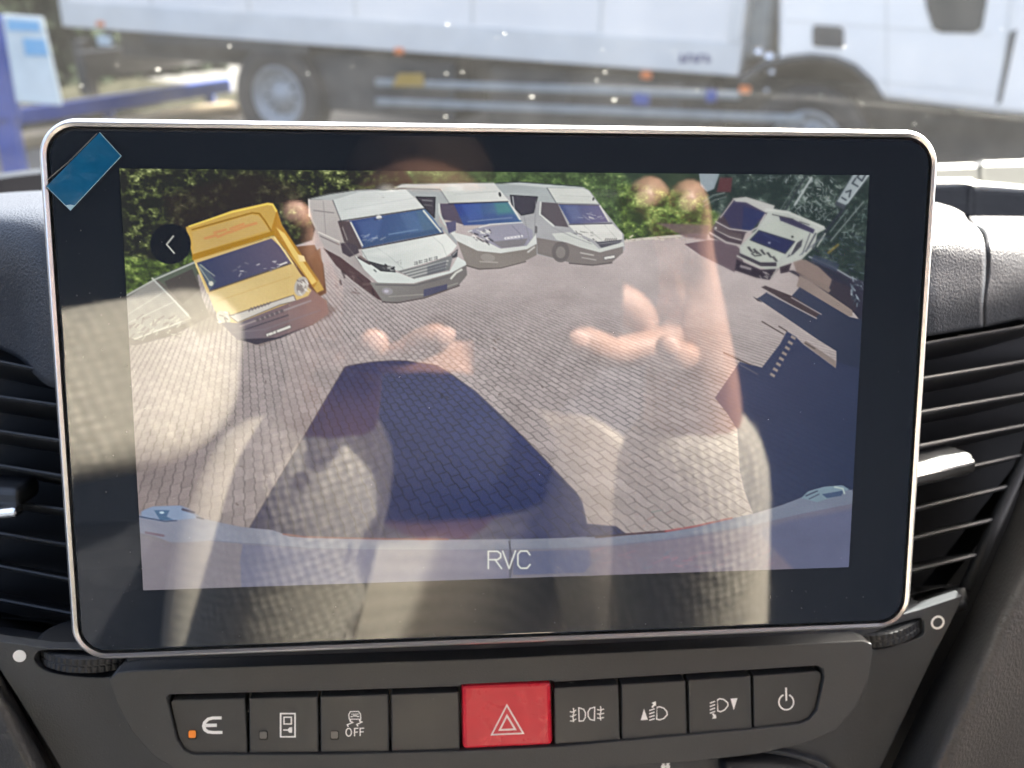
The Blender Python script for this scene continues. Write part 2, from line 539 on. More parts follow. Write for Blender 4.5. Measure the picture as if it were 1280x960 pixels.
# dark hedges close the yard; the tall one is added to block the sun
def hedge(c0, ax, out, L, h, label, nx=90, nz=14):
    ax, out = np.asarray(ax), np.asarray(out)
    H = np.zeros((nx, nz, 3))
    for i in range(nx):
        for j in range(nz):
            H[i, j] = c0 + ax * (L * i / (nx - 1)) + UP * (h * j / (nz - 1)) + out * (rng.normal() * .13 - .03 * j) + ax * rng.normal() * .05 + UP * (rng.normal() * .05 if j else 0)
    hb = MB()
    n0 = nz + 4
    B = np.zeros((nx, n0, 3))
    B[:, :nz] = H
    for i in range(nx):
        for k, (dz, do) in enumerate(((.1, .4), (.05, .8), (-.2, 1.1), (-h + .0, 1.15))):
            B[i, nz + k] = H[i, nz - 1] - out * do + UP * dz
        B[i, n0 - 1, 2] = 0
    hb.add(B.reshape(-1, 3), [(i * n0 + j, (i + 1) * n0 + j, (i + 1) * n0 + j + 1, i * n0 + j + 1) for i in range(nx - 1) for j in range(n0 - 1)])
    single(hb, 'hedge', MT['hedge'], label, 'hedge', (*c0[:2], 0))
hedge(TA * [1, 1, 0] - TN * 3.7 + E1 * 2.4, E1, TN, 16, 4.4, 'tall dark hedge added behind the box truck to block the sun')
# blue guard rail, sandy kerb and sign at the left
a, b = HZ(-60, 181, .12), HZ(292, 128, .12)
d = (b - a) / np.linalg.norm(b - a)
nrm2 = np.array([d[1], -d[0], 0])
mb = MB().box((a + b) / 2 - UP * .06, (b - a) / 2, nrm2 * .16, UP * .06)
single(mb, 'kerb', MT['kerb'], 'sunlit sandy kerb running towards the truck wheel', 'kerb', (*((a + b) / 2)[:2], 0), bevel=.03)
bo = nrm2 if nrm2 @ (CW - a) > 0 else -nrm2
hedge(a * [1, 1, 0] - d * 4 - bo * 3.3, d, bo, 10.5, 1.85, 'low dark hedge beyond the blue guard rail')
pb = MB().add([a * [1, 1, 0] - d * 4 - bo * .1 + UP * .02, b * [1, 1, 0] + d * 1.2 - bo * .1 + UP * .02, b * [1, 1, 0] + d * 1.2 - bo * 3.4 + UP * .02, a * [1, 1, 0] - d * 4 - bo * 3.4 + UP * .02], [(0, 1, 2, 3)]).build('dark_ground_sheet', MT['dark_ground'])  # dark sheet added to tone down the sunlit ground behind the kerb
pb['kind'] = 'structure'
gr = thing('guard_rail', 'blue steel guard rail above the sandy kerb', 'guard rail', (*((a + b) / 2)[:2], 0))
p, q = PY(-60, 158, 10.3), PY(288, 106, 12.4)
MB().box((p + q) / 2, (q - p) / 2, UP * .085, np.array([.02, -.06, 0])).build('rail_beam', MT['blue'], gr, bevel=.02)
for t in (.12, .5, .9):
    c = p + (q - p) * t
    MB().box((c[0], c[1] + .12, c[2] / 2), (.05, 0, 0), (0, .05, 0), (0, 0, c[2] / 2)).build('post', MT['blue'], gr)
sg = thing('information_sign', 'tall pale information board on a blue post', 'sign', (*PY(20, 160, 8.2)[:2], 0))
MB().loop_prism([PY(x, y, 8.2) for x, y in ((2, 18), (52, 22), (77, 132), (20, 128))], (0, .05, 0)).build('board', MT['sign'], sg, bevel=.01)
MB().loop_prism([PY(x, y, 8.19) for x, y in ((28, 48), (56, 49), (61, 70), (32, 69))], (0, .004, 0)).build('print_panel', MT['signb'], sg)
MB().loop_prism([PY(x, y, 8.19) for x, y in ((8, 24), (48, 27), (51, 40), (10, 38))], (0, .004, 0)).build('print_panel', MT['signb'], sg)
p0 = PY(9, 150, 8.3)
MB().loop_prism([PY(x, y, 8.3) for x, y in ((-22, 20), (2, 20), (22, 150), (-2, 160))], (0, .12, 0)).build('post', MT['blue'], sg, bevel=.02)
MB().abox(p0[0] - .12, p0[0] + .05, 8.3, 8.42, 0, p0[2]).build('post', MT['blue'], sg)

# ================================================================== cab of the van around the camera
cabt = thing('van_cab', 'grey lined cab shell of the van mirrored faintly in the display', 'van cab', (0, -.4, .9))
MB().abox(-.98, .98, -1.35, .6, .86, .9).build('floor', MT['trim'], cabt)
MB().abox(-.98, .98, -1.35, -.02, 2.67, 2.72).build('roof_lining', MT['trim'], cabt)
MB().abox(-.98, .98, -1.39, -1.35, .86, 2.72).build('rear_wall', MT['trim'], cabt)
for s in (-1, 1):
    MB().box((s * 1.0, -.38, 1.32), (.03, 0, 0), (0, .97, 0), (0, 0, .43)).build('door_panel', MT['trim'], cabt)
    MB().box((s * 1.0, -.90, 2.22), (.03, 0, 0), (0, .05, 0), (0, 0, .47)).build('door_pillar', MT['trim'], cabt)
    MB().box((s * 1.0, -1.17, 1.79), (.03, 0, 0), (0, .215, 0), (0, 0, .88)).build('rear_side_panel', MT['trim'], cabt)
    MB().tube([(s * .97, .62, 1.70), (s * .95, .3, 2.2), (s * .93, -.02, 2.69)], .05, 10).build('windscreen_pillar', MT['trim'], cabt, smooth=True)
MB().abox(-.98, .98, .585, .62, .9, 1.765).build('bulkhead', MT['trim'], cabt)

# windscreen
def wsp(x, t):                    # x across, t 0 at the base .. 1 at the roof
    return np.array([x, .56 - .57 * t - .10 * (x / .95) ** 2 * (1 - t) + .03 * math.sin(math.pi * t), 1.775 + .895 * t])
wt = thing('windscreen', 'dusty windscreen with specks of dirt in front of the dash', 'windscreen', (0, .56, 1.775))
mb = MB()
nx, nz = 30, 16
mb.add([wsp(-.95 + 1.9 * i / nx, j / nz) for i in range(nx + 1) for j in range(nz + 1)], [(i * (nz + 1) + j, (i + 1) * (nz + 1) + j, (i + 1) * (nz + 1) + j + 1, i * (nz + 1) + j + 1) for i in range(nx) for j in range(nz)])
wm = bpy.data.materials.new('dusty windscreen glass')
wm.use_nodes = True
n, l = wm.node_tree.nodes, wm.node_tree.links
n.remove(n['Principled BSDF'])
tr = n.new('ShaderNodeBsdfTransparent')
tr.inputs[0].default_value = (.93, .965, .95, 1)
tl = n.new('ShaderNodeBsdfTranslucent')
tl.inputs[0].default_value = (.80, .82, .80, 1)
gl = n.new('ShaderNodeBsdfGlossy')
gl.inputs['Roughness'].default_value = .02
lw = n.new('ShaderNodeFresnel')
lw.inputs[0].default_value = 1.3
tc = n.new('ShaderNodeTexCoord')
n1 = n.new('ShaderNodeTexNoise')
n1.inputs['Scale'].default_value = 14
n1.inputs['Detail'].default_value = 9
n1.inputs['Roughness'].default_value = .72
mr = n.new('ShaderNodeMapRange')
mr.inputs[1].default_value, mr.inputs[2].default_value = .3, .75
mr.inputs[3].default_value, mr.inputs[4].default_value = .005, .0165
l.new(tc.outputs['Object'], n1.inputs['Vector'])
l.new(n1.outputs[0], mr.inputs[0])
m1 = n.new('ShaderNodeMixShader')
l.new(mr.outputs[0], m1.inputs[0])
l.new(tr.outputs[0], m1.inputs[1])
l.new(tl.outputs[0], m1.inputs[2])
m2 = n.new('ShaderNodeMixShader')
l.new(lw.outputs[0], m2.inputs[0])
l.new(m1.outputs[0], m2.inputs[1])
l.new(gl.outputs[0], m2.inputs[2])
l.new(m2.outputs[0], n['Material Output'].inputs[0])
mb.build('glass', wm, wt, smooth=True)
mb = MB()
for k in range(130):
    x, t = rng.uniform(-.4, .5), rng.uniform(.05, .62)
    c = wsp(x, t) + np.array([0, -.002, 0])
    r = .00048 * rng.lognormal(0, .45)
    a0 = rng.uniform(0, 6)
    el = rng.uniform(.5, 1)
    mb.add([c + r * (math.cos(a0 + i * math.pi / 3) * np.array([1, 0, 0]) + el * math.sin(a0 + i * math.pi / 3) * np.array([0, -.5, .86])) for i in range(6)], [tuple(range(6))])
for px, py, r in ((198, 87, .0022), (287, 58, .0012), (385, 92, .001), (558, 92, .0013), (578, 90, .0011), (631, 42, .0011), (665, 121, .002), (557, 146, .0014), (768, 125, .0018), (746, 100, .0012), (756, 90, .0014), (871, 113, .001), (1078, 130, .001), (1143, 155, .001), (102, 107, .001)):
    d = ray(px, py)
    best = min(((abs((CW + d * s)[2] - wsp((CW + d * s)[0], tt)[2]) + abs((CW + d * s)[1] - wsp((CW + d * s)[0], tt)[1]), s) for s in np.linspace(.3, .9, 61) for tt in np.linspace(0, 1, 61)))[1]
    c = CW + d * best * .995
    a0 = rng.uniform(0, 6)
    mb.add([c + r * .75 * rng.uniform(.7, 1.1) * (math.cos(a0 + i * math.pi / 4) * np.array([1, 0, 0]) + .7 * math.sin(a0 + i * math.pi / 4) * np.array([0, -.5, .86])) for i in range(8)], [tuple(range(8))])
dm = bpy.data.materials.new('pale windscreen dirt')
dm.use_nodes = True
b_ = dm.node_tree.nodes['Principled BSDF']
b_.inputs['Base Color'].default_value = (.85, .85, .80, 1)
b_.inputs['Roughness'].default_value = .9
tl2 = dm.node_tree.nodes.new('ShaderNodeBsdfTranslucent')
tl2.inputs[0].default_value = (.45, .45, .42, 1)
ad = dm.node_tree.nodes.new('ShaderNodeMixShader')
ad.inputs[0].default_value = .5
dm.node_tree.links.new(b_.outputs[0], ad.inputs[1])
dm.node_tree.links.new(tl2.outputs[0], ad.inputs[2])
dm.node_tree.links.new(ad.outputs[0], dm.node_tree.nodes['Material Output'].inputs[0])
o = mb.build('dirt_specks', dm, wt)
o['kind'] = 'stuff'

# ================================================================== dashboard
dash = thing('dashboard', 'dark grey grained plastic dashboard behind and around the display', 'dashboard', S2W((0, -.06, -.12)))
plate('core', [(-260, 330), (1540, 330), (1540, 1150), (-260, 1150)], -.095, .01, MT['black'], dash)
MB().loop_prism([S2W((-.9, .0, -.092)), S2W((.9, .0, -.092)), S2W((.9, .035, -.55)), S2W((-.9, .035, -.55))], -VAX * .01).build('sun_block_deck', MT['black'], dash)  # unseen plate added to block sunlight leaking through the dash
# right part of the centre hood, up to the curved seam
patch('centre_hood', [
    [(880, 256, -.17), (1060, 254, -.17), (1150, 252, -.17), (1185, 258, -.165), (1204, 267, -.16)],
    [(880, 264, -.11), (1060, 262, -.11), (1150, 263, -.11), (1185, 267, -.105), (1210, 276, -.10)],
    [(880, 276, -.07), (1060, 274, -.060), (1150, 275, -.058), (1186, 278, -.058), (1221, 284, -.060)],
    [(880, 295, -.048), (1060, 292, -.042), (1150, 294, -.041), (1188, 298, -.042), (1231, 304, -.047)],
    [(880, 340, -.038), (1060, 340, -.037), (1150, 342, -.036), (1189, 344, -.039), (1232, 345, -.045)],
    [(880, 380, -.036), (1060, 380, -.036), (1150, 382, -.035), (1189, 380, -.039), (1229, 377, -.046)],
    [(880, 430, -.038), (1060, 428, -.038), (1150, 421, -.038), (1189, 415, -.043), (1229, 409, -.052)]], MT['pad'], dash)
patch('sun_block_hood', [[(100, 250, -.17), (500, 255, -.17), (900, 258, -.17)], [(100, 270, -.075), (500, 276, -.075), (900, 280, -.075)], [(100, 300, -.05), (500, 300, -.05), (900, 300, -.05)], [(100, 440, -.045), (500, 436, -.045), (900, 432, -.045)]], MT['pad'], dash)  # unseen hood behind the display, added to keep sun off the vents
patch('side_hood', [
    [(1212, 271, -.165), (1245, 271, -.165), (1290, 272, -.17), (1380, 275, -.18), (2000, 285, -0.280)],
    [(1219, 280, -.105), (1245, 280, -.105), (1290, 281, -.11), (1380, 284, -.12), (2000, 294, -0.220)],
    [(1231, 287, -.065), (1252, 288, -.067), (1290, 289, -.072), (1380, 294, -.09), (2000, 304, -0.190)],
    [(1237, 305, -.052), (1256, 305, -.055), (1290, 306, -.061), (1380, 312, -.08), (2000, 322, -0.180)],
    [(1236, 345, -.049), (1256, 345, -.052), (1290, 345, -.058), (1380, 346, -.075), (2000, 356, -0.175)],
    [(1231, 377, -.048), (1256, 374, -.053), (1290, 372, -.060), (1380, 370, -.078), (2000, 380, -0.178)],
    [(1230.5, 409, -.053), (1256, 403, -.058), (1290, 397, -.066), (1380, 388, -.085), (2000, 398, -0.185)]], MT['pad'], dash)
patch('hood_underlay', [[(1100, 272, -.18), (1400, 282, -.18)], [(1100, 315, -.085), (1400, 315, -.10)], [(1100, 425, -.075), (1400, 400, -.10)]], MT['black'], dash)
patch('defroster_grille', [
    [(700, 240, -.25), (1175, 233, -.25), (1230, 237, -.25), (1420, 247, -.25)],
    [(700, 268, -.17), (1175, 268, -.17), (1230, 276, -.17), (1420, 280, -.18)]], MT['grille'], dash)
grm = MT['grille']
patch('defroster_lip', [
    [(700, 236, -.33), (1170, 223.5, -.33), (1230, 228, -.33), (1420, 247, -.33)],
    [(700, 240, -.255), (1170, 233.5, -.255), (1230, 236.5, -.255), (1420, 251, -.255)],
    [(700, 243, -.252), (1170, 236, -.252), (1230, 239, -.252), (1420, 253, -.252)]], MT['pale'], dash)
patch('windscreen_ledge', [
    [(700, 230, -.47), (1170, 211, -.47), (1226, 210, -.47), (1236, 207.5, -.47), (1420, 203, -.47)],
    [(700, 238, -.34), (1170, 227, -.34), (1226, 231, -.34), (1236, 232, -.34), (1420, 251, -.34)]], MT['grey_edge'], dash, smooth=False)
patch('ledge_rim', [
    [(700, 225, -.478), (1170, 206, -.478), (1226, 205, -.478), (1234, 202, -.478), (1420, 197, -.478)],
    [(700, 230, -.474), (1170, 212, -.474), (1226, 211, -.474), (1236, 208.5, -.474), (1420, 204, -.474)]], MT['pale'], dash)
# left hood
patch('left_hood', [
    [(-150, 248, -.14), (-40, 244, -.14), (20, 240, -.14), (60, 238, -.14), (130, 236, -.14)],
    [(-150, 258, -.10), (-40, 256, -.09), (20, 253, -.085), (60, 252, -.08), (130, 250, -.08)],
    [(-150, 268, -.085), (-40, 266, -.066), (20, 265, -.058), (60, 264, -.055), (130, 264, -.055)],
    [(-150, 290, -.078), (-40, 288, -.058), (20, 287, -.047), (60, 286, -.043), (130, 286, -.043)],
    [(-150, 330, -.082), (-40, 330, -.060), (20, 335, -.046), (60, 335, -.039), (130, 335, -.037)],
    [(-150, 385, -.092), (-40, 385, -.070), (20, 395, -.055), (60, 405, -.041), (130, 405, -.036)],
    [(-150, 425, -.098), (-40, 428, -.076), (20, 446, -.062), (60, 482, -.046), (130, 500, -.040)]], MT['pad'], dash)
patch('left_cowl', [
    [(-200, 262, -.42), (-40, 232, -.42), (30, 219, -.42), (260, 196, -.42)],
    [(-200, 272, -.30), (-40, 243, -.30), (30, 231, -.30), (260, 214, -.30)],
    [(-200, 285, -.16), (-40, 258, -.16), (30, 252, -.16), (260, 252, -.16)]], MT['cowl'], dash)
patch('left_cowl_edge', [
    [(-200, 255, -.432), (-40, 226, -.432), (30, 213, -.432), (260, 190, -.432)],
    [(-200, 263, -.425), (-40, 233, -.425), (30, 220, -.425), (260, 197, -.425)]], MT['face'], dash)
# panel below the vents that carries the thumb wheels
slotL = smooth_loop([(43, 826), (47, 816), (58, 813), (100, 813), (150, 816), (158, 832), (140, 846), (90, 845), (56, 838)], 5)
slotR = smooth_loop([(1083, 806), (1088, 794), (1110, 784), (1140, 775), (1153, 774), (1156, 785), (1151, 796), (1122, 806), (1096, 812)], 5)
faceo = plate('centre_panel', [(-30, 798), (0, 802), (60, 810), (130, 812), (600, 780), (1120, 770), (1150, 762), (1204, 744), (1197, 762), (1160, 835), (1124, 912), (1098, 966), (1070, 1010), (110, 1040), (78, 964), (22, 872), (-4, 832), (-30, 808)],
              -.024, .004, MT['face'], dash, [slotL, slotR], bevel=.0008)
def disc(px, py, w, rpx, m, name, parent, inner=0.0, n=28):
    c = P(px, py, w)
    r = np.linalg.norm(P(px + rpx, py, w) - c)
    ang = [2 * math.pi * k / n for k in range(n)]
    o_ = [c + r * (math.cos(a) * UAX + math.sin(a) * VAX) for a in ang]
    if inner:
        i_ = [c + r * inner * (math.cos(a) * UAX + math.sin(a) * VAX) for a in ang]
        return MB().loops([o_, [p + NRM * .00012 for p in o_], [p + NRM * .00012 for p in i_], i_]).build(name, m, parent)
    return MB().loop_prism([p + NRM * .00012 for p in o_], -NRM * .0003).build(name, m, parent)
disc(24.5, 820, -.0239, 8.2, MT['white'], 'open_mark', faceo)
disc(1172, 778, -.0239, 8.4, MT['white'], 'closed_mark', faceo, inner=.72)
def thumbwheel(px, py, ang):
    c = P(px, py, -.024) - NRM * .0125
    ax = VAX * math.cos(ang) + UAX * math.sin(ang)
    rt = np.cross(ax, NRM)
    ft = np.cross(rt, ax)
    N = 168
    rings = []
    for h, k, rib in ((-.0019, .93, 0), (-.0016, 1, 1), (-.0003, 1, 1), (-.0001, .985, 0), (.0001, .985, 0), (.0003, 1, 1), (.0016, 1, 1), (.0019, .93, 0)):
        rings.append([c + ax * h * 1.15 + .0150 * (k - (.014 if (rib and i % 3 == 0) else 0)) * (math.cos(2 * math.pi * i / N) * rt + math.sin(2 * math.pi * i / N) * ft) for i in range(N)])
    return MB().loops(rings, True, True, True).build('thumbwheel', MT['slat'], dash)
thumbwheel(102, 828, 0.09)
thumbwheel(1113, 794, -.22)
# lower side consoles and the dark gaps beside the centre panel
patch('right_console', [
    [(1292, 560, -.055), (1312, 565, -.034), (1350, 590, -.022), (1400, 640, -.03), (1470, 660, -.06)],
    [(1262, 650, -.050), (1284, 655, -.030), (1320, 672, -.017), (1372, 720, -.027), (1450, 760, -.06)],
    [(1213, 762, -.045), (1236, 764, -.026), (1262, 770, -.012), (1310, 800, -.022), (1400, 850, -.06)],
    [(1160, 866, -.042), (1186, 868, -.022), (1216, 874, -.008), (1262, 900, -.020), (1350, 940, -.06)],
    [(1112, 964, -.040), (1140, 966, -.020), (1172, 970, -.006), (1216, 990, -.020), (1300, 1040, -.06)],
    [(1070, 1060, -.040), (1100, 1060, -.020), (1130, 1064, -.006), (1170, 1080, -.020), (1260, 1120, -.06)]], MT['side'], dash)
patch('left_console', [
    [(-160, 760, -.07), (-90, 770, -.045), (-50, 780, -.026), (-28, 800, -.036)],
    [(-150, 830, -.07), (-70, 835, -.040), (-26, 838, -.022), (0, 842, -.036)],
    [(-130, 910, -.07), (-50, 905, -.035), (10, 902, -.018), (37, 905, -.036)],
    [(-110, 980, -.07), (-20, 972, -.033), (42, 968, -.016), (70, 966, -.036)],
    [(-80, 1080, -.07), (20, 1070, -.033), (76, 1062, -.016), (104, 1060, -.036)]], MT['side'], dash)
plate('left_gap', [(-60, 770), (60, 800), (140, 1000), (120, 1060), (40, 1060), (-60, 850)], -.056, .01, MT['black'], dash)
plate('right_gap', [(1330, 540), (1130, 800), (1040, 1000), (1060, 1060), (1160, 1060), (1330, 700)], -.066, .01, MT['black'], dash)

# ------------------------------------------------------------------ air vents
def slat(par, x1, y1, w1, x2, y2, w2, t=.0013, depth=.024, name='slat', m='slat'):
    n = 8
    rings = []
    for k in range(n + 1):
        s = k / n
        c = P(x1 + (x2 - x1) * s, y1 + (y2 - y1) * s, w1 + (w2 - w1) * s)
        prof = [(-t / 2, -depth), (-t / 2, -.0012), (-t * .32, -.0003), (0, 0), (t * .32, -.0003), (t / 2, -.0012), (t / 2, -depth)]
        rings.append([c + VAX * a + NRM * b + VAX * (b * .40) for a, b in prof])
    return MB().loops(rings, True, True, True).build(name, MT[m], par, smooth=False)
# left vent: outer ends recede
lv = thing('air_vent', 'slatted air vent beside the blue film corner, chrome lever at its outer side', 'air vent', P(40, 770, -.06))
WLa, WLb = -.064, -.040           # w at px -40 and px 120
def wl(x):
    return WLa + (WLb - WLa) * (x + 40) / 160
for y0, dy in ((452, 16), (496, 11), (539, 12), (582, 13), (626, 11), (667, 13), (708, 15), (750, 15)):
    slat(lv, -60, y0 - dy * .75, wl(-60), 120, y0 + dy * 1.55, wl(120), t=.0015)
slat(lv, -60, 773 - 6, wl(-60) - .004, 120, 773 + 10, wl(120) - .004, t=.0004)
lev = MB()
c0, c1 = P(-30, 618, wl(-30) + .006), P(26, 622, wl(26) + .006)
lev.box((c0 + c1) / 2 - NRM * .006, (c1 - c0) / 2, VAX * .0030, NRM * .008)
lo = lev.build('lever', MT['slat'], lv, bevel=.002, seg=3)
c0, c1 = P(-30, 644, wl(-30) + .010), P(25, 638, wl(25) + .010)
MB().box((c0 + c1) / 2, (c1 - c0) / 2, VAX * .0016, NRM * .003).build('chrome_tip', MT['chrome'], lo, bevel=.0012, seg=3)
patch('bottom_lip', [[(-70, 776, -.068), (0, 783, -.058), (60, 792, -.05), (130, 802, -.042)],
                     [(-70, 788, -.052), (0, 795, -.044), (60, 803, -.037), (130, 812, -.031)],
                     [(-70, 800, -.045), (0, 806, -.036), (60, 814, -.030), (130, 822, -.026)]], MT['slat'], lv)
patch('back_wall', [[(-120, 400, -.092), (170, 460, -.09)], [(-120, 820, -.092), (170, 830, -.09)]], MT['black'], lv)
# right vent
rv = thing('air_vent', 'slatted air vent with bright chrome lever, beside the ring mark', 'air vent', P(1200, 740, -.07))
def wr(x):
    return -.034 - .040 * (x - 1130) / 170
for (xa, ya, xb, yb) in ((1165, 428, 1280, 408), (1161, 472, 1280, 452), (1159, 514, 1280, 493), (1157, 556, 1280, 532), (1155, 597, 1270, 571), (1151, 635, 1258, 609), (1149, 672, 1237, 651), (1146, 713, 1222, 694)):
    sl = (yb - ya) / (xb - xa)
    x0 = 1090
    x1 = 1340 if yb < 560 else xb + 8
    slat(rv, x0, ya + sl * (x0 - xa), wr(x0), x1, ya + sl * (x1 - xa), wr(x1), t=.0016)
slat(rv, 1100, 752, wr(1100) - .004, 1190, 731, wr(1190) - .004, t=.0004)
c0, c1 = P(1120, 602, wr(1140) + .013), P(1219, 581, wr(1215) + .013)
lo = MB().box((c0 + c1) / 2 - NRM * .009, (c1 - c0) / 2, VAX * .0036, NRM * .009).build('lever', MT['slat'], rv, bevel=.0025, seg=3)
c0, c1 = P(1120, 603, wr(1140) + .0155), P(1216, 581, wr(1215) + .0155)
MB().box((c0 + c1) / 2, (c1 - c0) / 2, VAX * .0022 + NRM * .0002, NRM * .0018).build('chrome_tip', MT['chrome'], lo, bevel=.0013, seg=3)
patch('bottom_lip', [[(1080, 768, -.045), (1140, 748, -.05), (1206, 728, -.06)],
                     [(1080, 779, -.034), (1140, 759, -.037), (1206, 740, -.044)],
                     [(1080, 790, -.026), (1140, 770, -.027), (1206, 750, -.034)]], MT['slat'], rv)
MB().tube([P(1300, 520, wr(1300)), P(1284, 566, wr(1284)), P(1246, 650, wr(1246)), P(1206, 738, wr(1206))], .0022, 8).build('outer_frame', MT['slat'], rv, smooth=True)
patch('back_wall', [[(1060, 400, -.088), (1420, 380, -.093)], [(1060, 780, -.088), (1420, 760, -.093)]], MT['black'], rv)

# ------------------------------------------------------------------ switch panel
sw = thing('switch_panel', 'row of nine switches with red hazard switch, under the display', 'switch panel', P(620, 960, -.022))
WB = -.0175
hole = [(208, 873), (211, 868.5), (420, 863.5), (575, 858.5), (577, 856), (690, 851), (693, 853), (1022, 832.5), (1029, 836), (1031, 846), (1022, 888), (1012, 900), (998, 906), (940, 912), (692, 934), (576, 939), (400, 943.5), (240, 943.5), (229, 938), (220, 925)]
outer = [(136, 850), (146, 841), (170, 838), (600, 824), (1078, 801), (1090, 805), (1091, 816), (1086, 848), (1070, 884), (1046, 912), (1008, 929), (946, 943), (860, 953), (740, 961), (560, 970), (330, 978), (230, 968), (192, 946), (164, 914), (146, 880)]
bz = plate('bezel', outer, WB, .012, MT['bezel'], sw, [hole], bevel=.0007)
plate('recess', [(190, 860), (1045, 825), (1040, 915), (200, 955)], -.026, .003, MT['black'], sw)
WBT = -.0185
def button(pts, m='btn', label=None):
    return plate('switch', pts, WBT, .006, MT[m], sw, bevel=.00035)
quads = [
    [(213, 879), (216, 875), (306, 873), (309, 941.5), (240, 941.5), (231, 936), (223, 922)],
    [(311.5, 873), (397, 871), (398, 940.5), (312, 941.5)],
    [(400.5, 871), (485, 868), (486.5, 939.5), (401, 940.5)],
    [(489, 868), (573.5, 865), (575, 937), (489.5, 939.5)],
    [(577.5, 857.5), (688.5, 853.5), (690.5, 931.5), (578.5, 936.8)],
    [(693, 860), (773, 856), (775, 925.5), (693.5, 930.5)],
    [(777, 855.5), (857, 851), (859, 919), (778, 924.5)],
    [(861, 850.5), (938.5, 845), (940, 911.5), (862, 917.5)],
    [(942, 845), (1020, 839), (1026, 841), (1027, 848), (1019, 886), (1011, 897), (998, 903), (943, 910)]]
btns = []
for i, q in enumerate(quads):
    if i == 4:
        btns.append(plate('switch', q, WBT + .0008, .007, MT['red'], sw, bevel=.0010))
    else:
        btns.append(button(q))
for b_, t_ in zip(btns, ('switch with lit amber lens and rounded letter e', 'switch with framed panel symbol', 'switch marked OFF under skidding car', 'blank switch', 'red hazard switch with double triangle', 'rear fog lamp switch', 'headlamp beam up switch', 'headlamp beam down switch', 'power switch with ring and bar')):
    b_['label'] = t_
WI = WBT + .00012
class Icon:
    def __init__(self, dz=0.0):
        self.mb, self.w, self.k = MB(), WI + dz, 0
    def p(self, x, y):
        return P(x, y, self.w + self.k * .000004)
    def line(self, pts, wpx):
        self.k += 1
        q = [self.p(x, y) for x, y in pts]
        self.mb.ribbon(q, wpx * .000205, NRM)
        return self
    def poly(self, pts):
        self.k += 1
        q = [self.p(x, y) for x, y in pts]
        self.mb.add(q, [tuple(range(len(q)))])
        return self
    def arc(self, cx, cy, rx, ry, a0, a1, wpx, n=20, rot=0):
        pts = []
        for i in range(n + 1):
            a = math.radians(a0 + (a1 - a0) * i / n)
            x, y = rx * math.cos(a), -ry * math.sin(a)
            pts.append((cx + x * math.cos(rot) - y * math.sin(rot), cy + x * math.sin(rot) + y * math.cos(rot)))
        return self.line(pts, wpx)
    def done(self, b, m='white'):
        return self.mb.build('symbol', MT[m], b)
def lens(cx, cy, m, b):
    pts = [(cx + x, cy + y) for x, y in rrect(-5.6, 5.6, -5.6, 5.6, 2.2, 4)]
    o_ = MB().loop_prism([P(x, y, WI) for x, y in pts], -NRM * .0002).build('lens_seat', MT['black'], b)
    pts = [(cx - .4 + x, cy - .6 + y) for x, y in rrect(-4.4, 4.4, -4.4, 4.4, 1.8, 4)]
    MB().loop_prism([P(x, y, WI + .00035) for x, y in pts], -NRM * .0003).build('lens', MT[m], b)
lens(240.5, 918.6, 'amber', btns[0])
lens(329.3, 919.6, 'led', btns[1])
lens(418.3, 919.4, 'led', btns[2])
# rounded letter e
ic = Icon()
ic.line([(277, 897.4), (266, 897.5), (260, 899), (256, 903), (254.6, 907.5), (256, 912), (260, 914.8), (266, 915.6), (278, 915.5)], 4.2)
ic.line([(257, 906.8), (271, 906.5)], 4.6)
ic.done(btns[0])
# framed panel symbol
ic = Icon()
ic.line([(350.8, 921), (350.8, 892), (368.8, 892), (368.8, 921), (350.8, 921), (350.8, 920)], 2.0)
ic.line([(355, 905), (355, 896.5), (364.2, 896.5), (364.2, 905), (355, 905), (355, 904)], 1.7)
ic.line([(354, 912.5), (361, 912.5)], 1.8)
ic.poly([(360, 911), (362, 909.2), (365.2, 909), (365.2, 916), (362, 916), (360, 914)])
ic.done(btns[1])
# skidding car and OFF
ic = Icon()
ic.line([(436.5, 899), (436, 893), (438, 889.5), (448, 889.2), (450.5, 892.5), (451, 899), (436.5, 899)], 1.3)
ic.line([(439, 892.8), (448.4, 892.6)], 1.0)
ic.line([(438, 895.8), (441, 895.8)], 1.4).line([(446, 895.6), (449, 895.6)], 1.4)
ic.line([(441, 894.8), (446.5, 894.8)], 1.6)
ic.line([(437.8, 899), (437.8, 901.5)], 2).line([(449.8, 899), (449.8, 901)], 2)
ic.line([(437.5, 901.5), (441, 903), (434, 906), (435.5, 908.5)], 1.6)
ic.line([(449, 901), (452.5, 902.5), (446, 905.5), (447.5, 908)], 1.6)
ic.arc(435.9, 915.3, 3.4, 4.9, 0, 360, 1.5, 18)
ic.line([(443.2, 920.2), (443.2, 910.6), (448, 910.4)], 1.5).line([(443.2, 915.2), (447.4, 915)], 1.4)
ic.line([(450.2, 920), (450.2, 910.4), (455.2, 910.2)], 1.5).line([(450.2, 914.9), (454.6, 914.7)], 1.4)
ic.done(btns[2])
# hazard triangle
ic = Icon(.0008)
ic.line([(633.6, 881.5), (654, 916.6), (614.6, 918.4), (633.6, 881.5), (634.6, 883.2)], 2.2)
ic.line([(633.7, 894.5), (644, 911.6), (624.6, 912.5), (633.7, 894.5), (634.5, 896)], 2.6)
ic.done(btns[4], 'pink')
